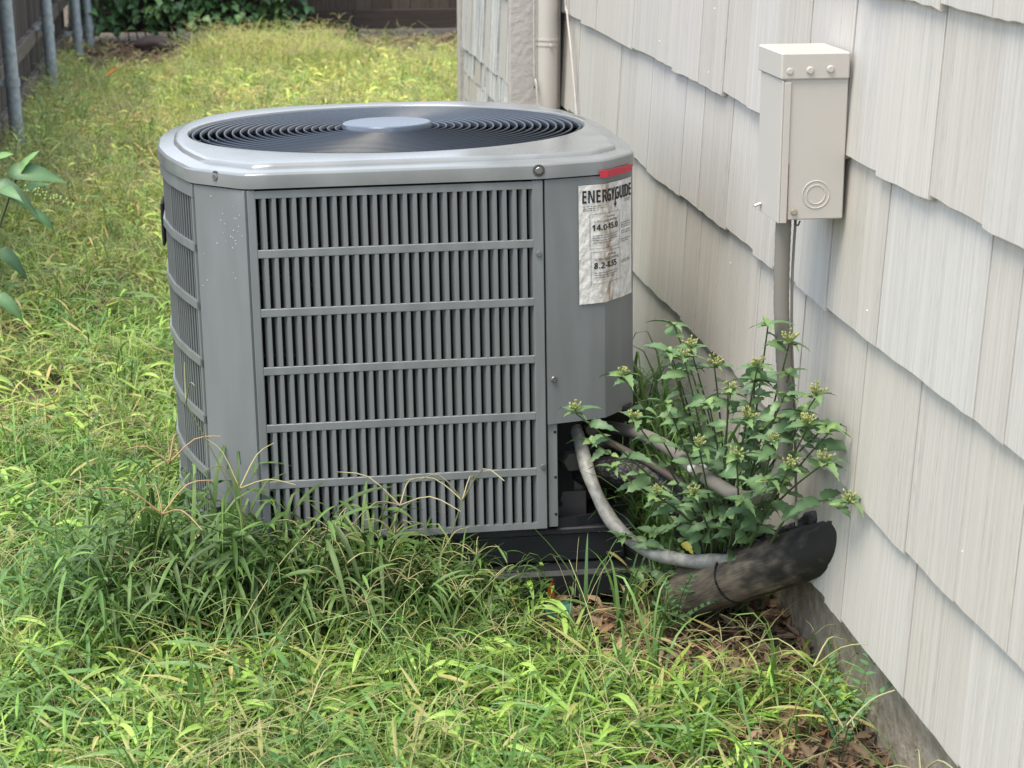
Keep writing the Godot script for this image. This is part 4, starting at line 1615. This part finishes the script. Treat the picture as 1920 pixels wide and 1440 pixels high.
# ------------------------------------------------------------------ weeds
func flower_mesh(seed_: int) -> ArrayMesh:
	var st := new_st()
	var r := RandomNumberGenerator.new()
	r.seed = seed_
	for i in 16:
		var d := Vector3(r.randf_range(-1, 1), r.randf_range(0.3, 1.2), r.randf_range(-1, 1)).normalized()
		var l := r.randf_range(0.008, 0.018)
		st.set_color(Color(0.20, 0.26, 0.08))
		add_tube(st, [Vector3.ZERO, d * l], 0.0006, 3, false)
		st.set_color(Color(0.30, 0.36, 0.11).lerp(Color(0.42, 0.40, 0.17), r.randf()))
		for k in 2:
			var p := d * l + Vector3(r.randf_range(-1, 1), r.randf_range(-1, 1), r.randf_range(-1, 1)) * 0.002
			var s := r.randf_range(0.0013, 0.0022)
			add_tube(st, [p - d * s, p, p + d * s * 1.3], [s * 0.5, s, s * 0.3], 5)
	return commit(st)

func weeds() -> void:
	var base := Vector3(0.915, 0.0, -3.44)
	var w := thing("weed", "tall leafy green weed with pale flower clusters before the conduit and wall", "weed", base)
	var leaves := []
	for k in 5:
		leaves.append(leaf_mesh([0.062, 0.075, 0.05, 0.085, 0.04][k], [0.026, 0.033, 0.024, 0.036, 0.022][k], 0.10, [0.35, 0.15, 0.5, 0.25, 0.4][k], [0.5, 0.3, 0.6, 0.75, 0.2][k], [Color(0.095, 0.17, 0.075), Color(0.115, 0.195, 0.085), Color(0.13, 0.22, 0.09), Color(0.08, 0.15, 0.065), Color(0.16, 0.25, 0.09)][k], 200 + k, 10))
	var flowers := [flower_mesh(1), flower_mesh(2), flower_mesh(3)]
	var stem_m := mat(lin(0.075, 0.105, 0.04), 0.6)
	var tips := [Vector3(0.613, 0.443, -3.35), Vector3(0.7, 0.509, -3.35), Vector3(0.791, 0.598, -3.35), Vector3(0.81, 0.567, -3.3), Vector3(0.7, 0.454, -3.25), Vector3(0.786, 0.524, -3.3), Vector3(0.854, 0.531, -3.3), Vector3(0.858, 0.515, -3.2), Vector3(0.886, 0.661, -3.08), Vector3(0.912, 0.64, -3.04), Vector3(0.876, 0.584, -3.1), Vector3(0.9, 0.555, -3.02), Vector3(0.948, 0.558, -3), Vector3(0.931, 0.515, -2.98), Vector3(0.961, 0.51, -2.96), Vector3(0.951, 0.46, -2.95), Vector3(0.978, 0.407, -2.9), Vector3(0.821, 0.492, -3.2), Vector3(0.861, 0.491, -3.1), Vector3(0.885, 0.477, -3.02), Vector3(0.745, 0.496, -3.2), Vector3(0.779, 0.448, -3.1), Vector3(0.831, 0.443, -3.05), Vector3(0.872, 0.419, -3), Vector3(0.741, 0.314, -3.25), Vector3(0.784, 0.345, -3.15), Vector3(0.856, 0.349, -3.1), Vector3(0.902, 0.443, -2.98), Vector3(0.785, 0.565, -3.245), Vector3(0.763, 0.571, -3.27), Vector3(0.944, 0.401, -2.99), Vector3(0.787, 0.425, -3.261), Vector3(0.773, 0.555, -3.283), Vector3(0.945, 0.398, -2.983), Vector3(0.924, 0.579, -3.073), Vector3(0.874, 0.419, -3.074), Vector3(0.935, 0.524, -3.018), Vector3(0.901, 0.47, -3.127), Vector3(0.831, 0.534, -3.115), Vector3(0.945, 0.427, -3.053), Vector3(0.937, 0.446, -2.981), Vector3(0.935, 0.492, -3.047), Vector3(0.884, 0.486, -3.152), Vector3(0.817, 0.337, -3.258), Vector3(0.742, 0.336, -3.317), Vector3(0.865, 0.434, -3.155), Vector3(0.968, 0.508, -3), Vector3(0.783, 0.393, -3.268), Vector3(0.823, 0.352, -3.214), Vector3(0.881, 0.326, -3.171), Vector3(0.733, 0.433, -3.264), Vector3(0.881, 0.552, -3.13), Vector3(0.78, 0.439, -3.299), Vector3(0.889, 0.38, -3.041), Vector3(0.704, 0.301, -3.45), Vector3(0.672, 0.339, -3.5), Vector3(0.743, 0.091, -3.45), Vector3(0.721, 0.162, -3.45), Vector3(0.776, 0.18, -3.42)]
	for i in tips.size():
		if i >= 28 and i < 54 and (tips[i].y < 0.45 or i % 5 == 0):
			continue
		var tip: Vector3 = tips[i] - base
		var foot := Vector3(rf(-0.035, 0.045), 0.0, rf(-0.04, 0.04))
		if i == 16:
			foot = Vector3(0.02, 0.2, 0.22)
		var m1 := foot.lerp(tip, 0.35) + Vector3(-tip.x * 0.12, 0.045, 0.0)
		var m2 := foot.lerp(tip, 0.72) + Vector3(-tip.x * 0.06, 0.03, rf(-0.01, 0.01))
		var path := smooth_path([foot, m1, m2, tip], 6)
		var st := new_st()
		var rad := []
		for k in path.size():
			rad.append(lerpf(0.0028, 0.0012, float(k) / path.size()))
		add_tube(st, path, rad, 6)
		part("stem", commit(st), stem_m, w)
		# pairs of leaves up the stem
		var pairs := 5
		var turn := rf(0, TAU)
		for k in pairs:
			var t := lerpf(0.46, 0.94, float(k) / (pairs - 1)) + rf(-0.04, 0.04)
			var q: Vector3 = path[clampi(int(t * (path.size() - 1)), 0, path.size() - 1)]
			turn += PI / 2 + rf(-0.4, 0.4)
			for s in 2:
				if rng.randf() < 0.12: continue
				var a := turn + PI * s
				var dir := Vector3(cos(a), rf(-0.25, 0.55), sin(a))
				part("leaf", leaves[rng.randi() % 5], M.leaf, w, aim(q, dir, rf(-0.4, 0.4) + 0.45 * signf(dir.x), rf(0.4, 0.88) if k > 0 else rf(0.7, 1.05)))
		# crown of small leaves and the flower cluster
		for k in 5:
			var a := TAU * k / 5 + rf(-0.5, 0.5)
			part("leaf", leaves[[0, 2, 4, 0, 4][k]], M.leaf, w, aim(tip, Vector3(cos(a), rf(0.0, 0.6), sin(a)), rf(-0.4, 0.4), rf(0.5, 0.9)))
		if i % 3 != 2 and i < 30:
			part("flower_cluster", flowers[i % 3], M.leaf, w, Transform3D(Basis(Vector3.UP, rf(0, TAU)).scaled(Vector3.ONE * rf(0.85, 1.3)), tip + Vector3(0, 0.004, 0)))
	for q in [[Vector3(-0.05, 0.14, 0.10), 0.8], [Vector3(-0.11, 0.20, 0.13), 0.7]]:
		var yl := part("leaf", leaf_mesh(0.05, 0.026, 0.1, 0.3, 0.4, Color(0.36, 0.33, 0.06), 300, 10), M.leaf, w, aim(q[0], Vector3(0.4, -0.2, 0.8), 0.3, q[1]))
		yl.set_meta("label", "yellowed leaf")
	# broad-leaved plant reaching in at the left edge
	var p := thing("leafy_plant", "broad-leaved green plant with a small flower spike at the left edge", "plant", Vector3(-0.53, 0, -4.35))
	var big := []
	for k in 3:
		big.append(leaf_mesh([0.16, 0.12, 0.19][k], [0.062, 0.05, 0.07][k], 0.02, 0.25, [0.5, 0.3, 0.7][k], [Color(0.10, 0.19, 0.08), Color(0.13, 0.25, 0.07), Color(0.08, 0.15, 0.07)][k], 400 + k, 10))
	var specs := [[Vector3(0.095, 0.735, 0.0), Vector3(0.5, 0.75, 0.1), 1, 0.55], [Vector3(0.07, 0.74, 0.0), Vector3(1.0, 0.05, 0.25), 0, 0.72], [Vector3(0.05, 0.725, 0.02), Vector3(0.75, -0.35, 0.6), 2, 0.50], [Vector3(0.115, 0.66, 0.02), Vector3(0.8, -0.45, 0.2), 0, 0.42], [Vector3(0.035, 0.68, 0.03), Vector3(0.2, -0.3, 0.9), 1, 0.7], [Vector3(0.045, 0.58, 0.03), Vector3(0.7, -0.5, 0.4), 2, 0.42], [Vector3(0.03, 0.48, 0.03), Vector3(0.7, -0.45, 0.4), 0, 0.5], [Vector3(0.04, 0.76, 0.0), Vector3(0.4, 0.35, 0.5), 1, 0.6], [Vector3(0.02, 0.74, 0.0), Vector3(-0.6, 0.2, 0.4), 0, 0.7], [Vector3(0.06, 0.71, 0.04), Vector3(0.5, 0.1, 0.9), 0, 0.45], [Vector3(0.10, 0.70, 0.0), Vector3(0.8, 0.25, -0.3), 1, 0.5]]
	for q in specs:
		part("leaf", big[q[2]], M.leaf, p, aim(q[0], q[1], rf(0.4, 1.0), q[3] * 1.12))
	for e in [[Vector3(0.10, 0.75, 0.0), 0.006], [Vector3(0.02, 0.77, 0.0), 0.005]]:
		var st := new_st()
		var path := smooth_path([Vector3(0, 0, 0), Vector3(0.01, 0.35, 0.01), Vector3(0.035, 0.58, 0.02), e[0]], 6)
		var rad := []
		for k in path.size():
			rad.append(lerpf(e[1], e[1] * 0.4, float(k) / path.size()))
		add_tube(st, path, rad, 7)
		part("stem", commit(st), stem_m, p)
	var fst := new_st()
	for k in 40:
		var t := k / 40.0
		var q := Vector3(0.105, 0.715, 0.02) + Vector3(0.11, -0.045, 0.02) * t + Vector3(rf(-1, 1), rf(-1, 1), rf(-1, 1)) * 0.012 * (1.0 - 0.6 * t)
		fst.set_color(Color(0.33, 0.42, 0.14))
		add_tube(fst, [q - Vector3(0, 0.003, 0), q, q + Vector3(0, 0.003, 0)], [0.0015, 0.0035, 0.001], 5)
	part("flower_spike", commit(fst), M.leaf, p)
	# little plants with paired round leaflets
	for q in [[Vector3(0.945, 0, -2.78), "small weed with paired round leaflets on bare soil beside the foundation", 0.17, 0.12], [Vector3(0.80, 0, -3.33), "small fern-like weed beside the buried end of the black sleeve", 0.16, 0.0]]:
		var sp := thing("leaflet_weed", q[1], "weed", q[0])
		var lf := leaf_mesh(0.017, 0.011, 0.0, 0.1, 0.1, Color(0.085, 0.185, 0.075), 500, 5, 0.5)
		for br in 5:
			var a := br * 1.26 + 0.4
			var tip := Vector3(cos(a) * 0.06 + 0.02, q[2] * rf(0.45, 1.05), sin(a) * 0.06)
			var path := smooth_path([Vector3.ZERO, tip * Vector3(0.35, 0.6, 0.35), tip], 5)
			var st := new_st()
			add_tube(st, path, 0.0009, 4)
			part("stem", commit(st), stem_m, sp)
			for k in range(3, path.size()):
				for s in [-1, 1]:
					var out_dir := Vector3(-sin(a) * s, 0.3, cos(a) * s)
					part("leaf", lf, M.leaf, sp, aim(path[k], out_dir, rf(-0.3, 0.3), rf(0.8, 1.15)))
	# grass stalks with seed heads that stand out singly
	var stalks := [
		[Vector3(-0.20, 0, -3.52), Vector3(-0.115, 0.345, -3.47), 0.085, 4, Color(0.46, 0.30, 0.17), "reddish curled seed stalk before the left corner of the unit"],
		[Vector3(-0.17, 0, -3.40), Vector3(-0.13, 0.265, -3.42), 0.10, 5, Color(0.48, 0.31, 0.17), "reddish seed stalk low before the left corner panel"],
		[Vector3(0.10, 0, -3.42), Vector3(-0.08, 0.46, -3.46), 0.10, 2, Color(0.28, 0.30, 0.13), "long green seed stalk leaning left across the corner panel"],
		[Vector3(0.02, 0, -3.42), Vector3(0.01, 0.30, -3.44), 0.12, 4, Color(0.40, 0.38, 0.17), "straw seed stalk before the seam of the louvred panel"],
		[Vector3(0.24, 0, -3.40), Vector3(0.30, 0.26, -3.42), 0.12, 4, Color(0.45, 0.40, 0.24), "straw seed stalk arching before the lower middle louvres"],
		[Vector3(0.36, 0, -3.44), Vector3(0.42, 0.25, -3.46), 0.13, 4, Color(0.43, 0.40, 0.24), "straw seed stalk before the lower right louvres"],
		[Vector3(-0.16, 0, -2.55), Vector3(-0.135, 0.16, -2.52), 0.11, 3, Color(0.48, 0.44, 0.20), "yellow seed stalk in the near grass at bottom left"],
		[Vector3(0.02, 0, -2.50), Vector3(0.055, 0.13, -2.50), 0.12, 4, Color(0.47, 0.43, 0.20), "yellow seed stalk in the near grass, second from bottom left"],
		[Vector3(0.07, 0, -2.85), Vector3(0.10, 0.12, -2.86), 0.11, 3, Color(0.45, 0.41, 0.20), "yellow seed stalk in the grass below the left corner of the unit"],
		[Vector3(0.50, 0, -2.50), Vector3(0.49, 0.10, -2.50), 0.13, 5, Color(0.50, 0.44, 0.24), "flat straw seed head low at the bottom middle"],
		[Vector3(0.83, 0, -2.75), Vector3(0.90, 0.17, -2.80), 0.11, 4, Color(0.42, 0.42, 0.20), "green-yellow seed stalk before the black sleeve"],
		[Vector3(0.86, 0, -2.66), Vector3(0.915, 0.12, -2.68), 0.10, 3, Color(0.44, 0.44, 0.24), "pale seed stalk by the small round-leaved weed"],
		[Vector3(0.99, 0, -2.46), Vector3(0.965, 0.14, -2.48), 0.09, 3, Color(0.44, 0.44, 0.24), "pale seed stalk before the foundation at bottom right"],
	]
	var r := RandomNumberGenerator.new()
	r.seed = 77
	for q in stalks:
		var st := new_st()
		seed_head(st, r, Vector3.ZERO, q[1] - q[0], q[2] * 1.15, q[3], q[4] * 1.15, 1.45)
		var o := part("seed_stalk", commit(st), M.blade, self)
		o.position = q[0]
		tag(o, q[5], "grass stalk", "single grass stalks with seed heads")
	# a single grass plant with wide blades before the pad's right end, and one by the foundation
	for q in [[Vector3(0.655, 0, -3.44), 0.26, 5, "grass plant with one long upright blade before the black pad"], [Vector3(0.985, 0, -2.55), 0.22, 5, "grass plant with a forked blade standing against the foundation"], [Vector3(0.70, 0, -3.36), 0.16, 6, "short wide-bladed grass plant on bare soil before the pad's right end"], [Vector3(-0.13, 0, -2.68), 0.25, 4, "grass plant with one broad bright blade at bottom left"]]:
		var st := new_st()
		st.set_smooth_group(0)
		for k in q[2]:
			var c := Color(0.08, 0.17, 0.06).lerp(Color(0.14, 0.25, 0.07), r.randf())
			blade(st, r, Vector3(r.randf_range(-0.01, 0.01), 0, r.randf_range(-0.01, 0.01)), r.randf() * TAU, q[1] * r.randf_range(0.2, 0.6), q[1] * r.randf_range(0.5, 1.05), r.randf_range(0.007, 0.012), c, c * 1.1, r.randf_range(0.0, 0.6), 8)
		var o := part("grass_plant", commit(st), M.blade, self)
		o.position = q[0]
		tag(o, q[3], "grass plant")

# ------------------------------------------------------------------ small things
func dead_leaf(length: float, width: float, curl: float, c: Color, seed_: int) -> ArrayMesh:
	return leaf_mesh(length, width, 0.06, curl, -0.3, c, seed_, 8, 0.42)

func small_things() -> void:
	# leaf litter
	var l := Node3D.new()
	l.name = "leaf_litter"
	add_child(l)
	tag(l, "brown dead leaves and straw littering the bare soil", "leaf litter")
	l.set_meta("kind", "stuff")
	for v in 4:
		var mm := MultiMesh.new()
		mm.transform_format = MultiMesh.TRANSFORM_3D
		mm.use_colors = true
		if v < 3:
			mm.mesh = dead_leaf([0.028, 0.018, 0.036][v], [0.014, 0.012, 0.017][v], [0.6, -0.5, 0.9][v], Color(0.19, 0.135, 0.088), 600 + v)
		else:
			var st := new_st()
			st.set_color(Color(0.27, 0.19, 0.11))
			add_tube(st, [Vector3(0, 0, -0.06), Vector3(0.004, 0.004, 0), Vector3(0, 0, 0.06)], 0.0009, 4)
			mm.mesh = commit(st)
		var list := []
		for i in 2600:
			var x := rf(0.3, 1.04)
			var z := rf(-3.75, -1.9)
			var zone := rng.randf()
			if zone < 0.2:
				x = rf(-1.05, -0.3)
				z = rf(-14.6, -12.7)
			elif zone < 0.30:
				x = rf(0.4, 2.4)
				z = rf(-14.7, -14.1)
			if x > 1.03 and z > -5.0: continue
			if rng.randf() < 0.75 * bare(x, z) or not allowed(x, z): continue
			var b := aim(Vector3(x, rf(-0.006, 0.012), z), Vector3(rf(-1, 1), rf(-0.3, 0.3), rf(-1, 1)), rf(-0.9, 0.9), rf(0.5, 1.25))
			list.append([b, Color(1, 1, 1).lerp([Color(1.9, 1.8, 1.7), Color(0.4, 0.38, 0.36), Color(1.2, 0.85, 0.65)][rng.randi() % 3], rf(0.0, 0.9))])
		fill_mm(mm, list)
		var o := MultiMeshInstance3D.new()
		o.name = ["dead_leaves", "dead_leaves_001", "dead_leaves_002", "straw"][v]
		o.multimesh = mm
		o.material_override = M.litter
		o.set_meta("kind", "stuff")
		l.add_child(o)
	var o := part("fallen_leaf", dead_leaf(0.055, 0.04, 0.6, Color(0.42, 0.085, 0.018), 700), M.litter, self)
	o.transform = aim(Vector3(0.607, 0.005, -3.52), Vector3(0.25, 1.0, 0.1), 0.6)
	tag(o, "orange-red fallen leaf leaning against the black pad", "leaf")
	o = part("fallen_leaf", dead_leaf(0.11, 0.07, 0.5, Color(0.60, 0.30, 0.08), 701), M.litter, self)
	o.transform = aim(Vector3(-0.64, 0.10, -11.5), Vector3(1, 0.3, 0.3), 0.4)
	tag(o, "orange dry leaf lying in the far grass near the posts", "leaf")
	o = part("fallen_leaf", dead_leaf(0.075, 0.034, 0.5, Color(0.28, 0.11, 0.045), 702), M.litter, self)
	o.transform = aim(Vector3(0.86, 0.02, -2.62), Vector3(1, 0.1, -0.4), 0.4)
	tag(o, "rust brown fallen leaf on the bare soil at bottom right", "leaf")
	# green scrap
	var st := new_st()
	st.set_smooth_group(-1)
	var pts := [Vector3(-0.028, 0.0, -0.012), Vector3(0.014, 0.004, -0.018), Vector3(0.026, 0.012, -0.004), Vector3(0.018, 0.006, 0.016), Vector3(-0.026, 0.002, 0.014)]
	for k in range(1, 4):
		st.add_vertex(pts[0]); st.add_vertex(pts[k]); st.add_vertex(pts[k + 1])
		st.add_vertex(pts[0] - Vector3(0, 0.002, 0)); st.add_vertex(pts[k + 1] - Vector3(0, 0.002, 0)); st.add_vertex(pts[k] - Vector3(0, 0.002, 0))
	o = part("plastic_scrap", commit(st), mat(lin(0.012, 0.11, 0.075), 0.35), self)
	o.position = Vector3(0.60, 0.03, -3.43)
	o.rotation = Vector3(0.5, 0.3, 0)
	tag(o, "teal green scrap of plastic in the grass before the pad", "scrap")
	# dark lump at the foot of the ivy
	st = new_st()
	var n := noise(120, 2.0, 3)
	var rings := []
	for i in 9:
		var t := float(i) / 8
		var ring := []
		for j in 20:
			var a := TAU * j / 20
			var rr := sin(PI * clampf(t, 0.02, 0.98)) * (1.0 + 0.8 * n.get_noise_2d(i * 0.7, cos(a) * 2.0 + sin(a)))
			ring.append(Vector3(-0.19 + 0.38 * t, 0.055 + sin(a) * rr * 0.085, cos(a) * rr * 0.13))
		rings.append(ring)
	loft(st, rings, true, 0)
	o = part("dark_lump", commit(st), mat(lin(0.06, 0.042, 0.04), 0.9), self)
	o.position = Vector3(-0.42, 0.0, -13.9)
	o.scale = Vector3(0.8, 0.75, 0.8)
	tag(o, "dark brown lump of rotten wood at the foot of the ivy", "lump")
	# white flower-like scrap under the weed
	st = new_st()
	add_bevel_box(st, Vector3(-0.018, -0.006, -0.008), Vector3(0.018, 0.006, 0.008), 0.003)
	o = part("white_scrap", commit(st), mat(lin(0.7, 0.7, 0.68), 0.6), self)
	o.position = Vector3(0.835, 0.335, -3.33)
	tag(o, "small white scrap behind the weed's stems", "scrap")
	# pale hose tap end beside the far wall
	st = new_st()
	add_disc(st, Vector3.ZERO, Vector3(0.2, 0.3, 1), 0.02, 0.02, 12, 0.5)
	o = part("white_fitting", commit(st), mat(lin(0.6, 0.65, 0.66), 0.4), self)
	o.position = Vector3(0.80, 0.50, -6.6)
	tag(o, "small white fitting low at the far end of the wall, just above the unit", "fitting")
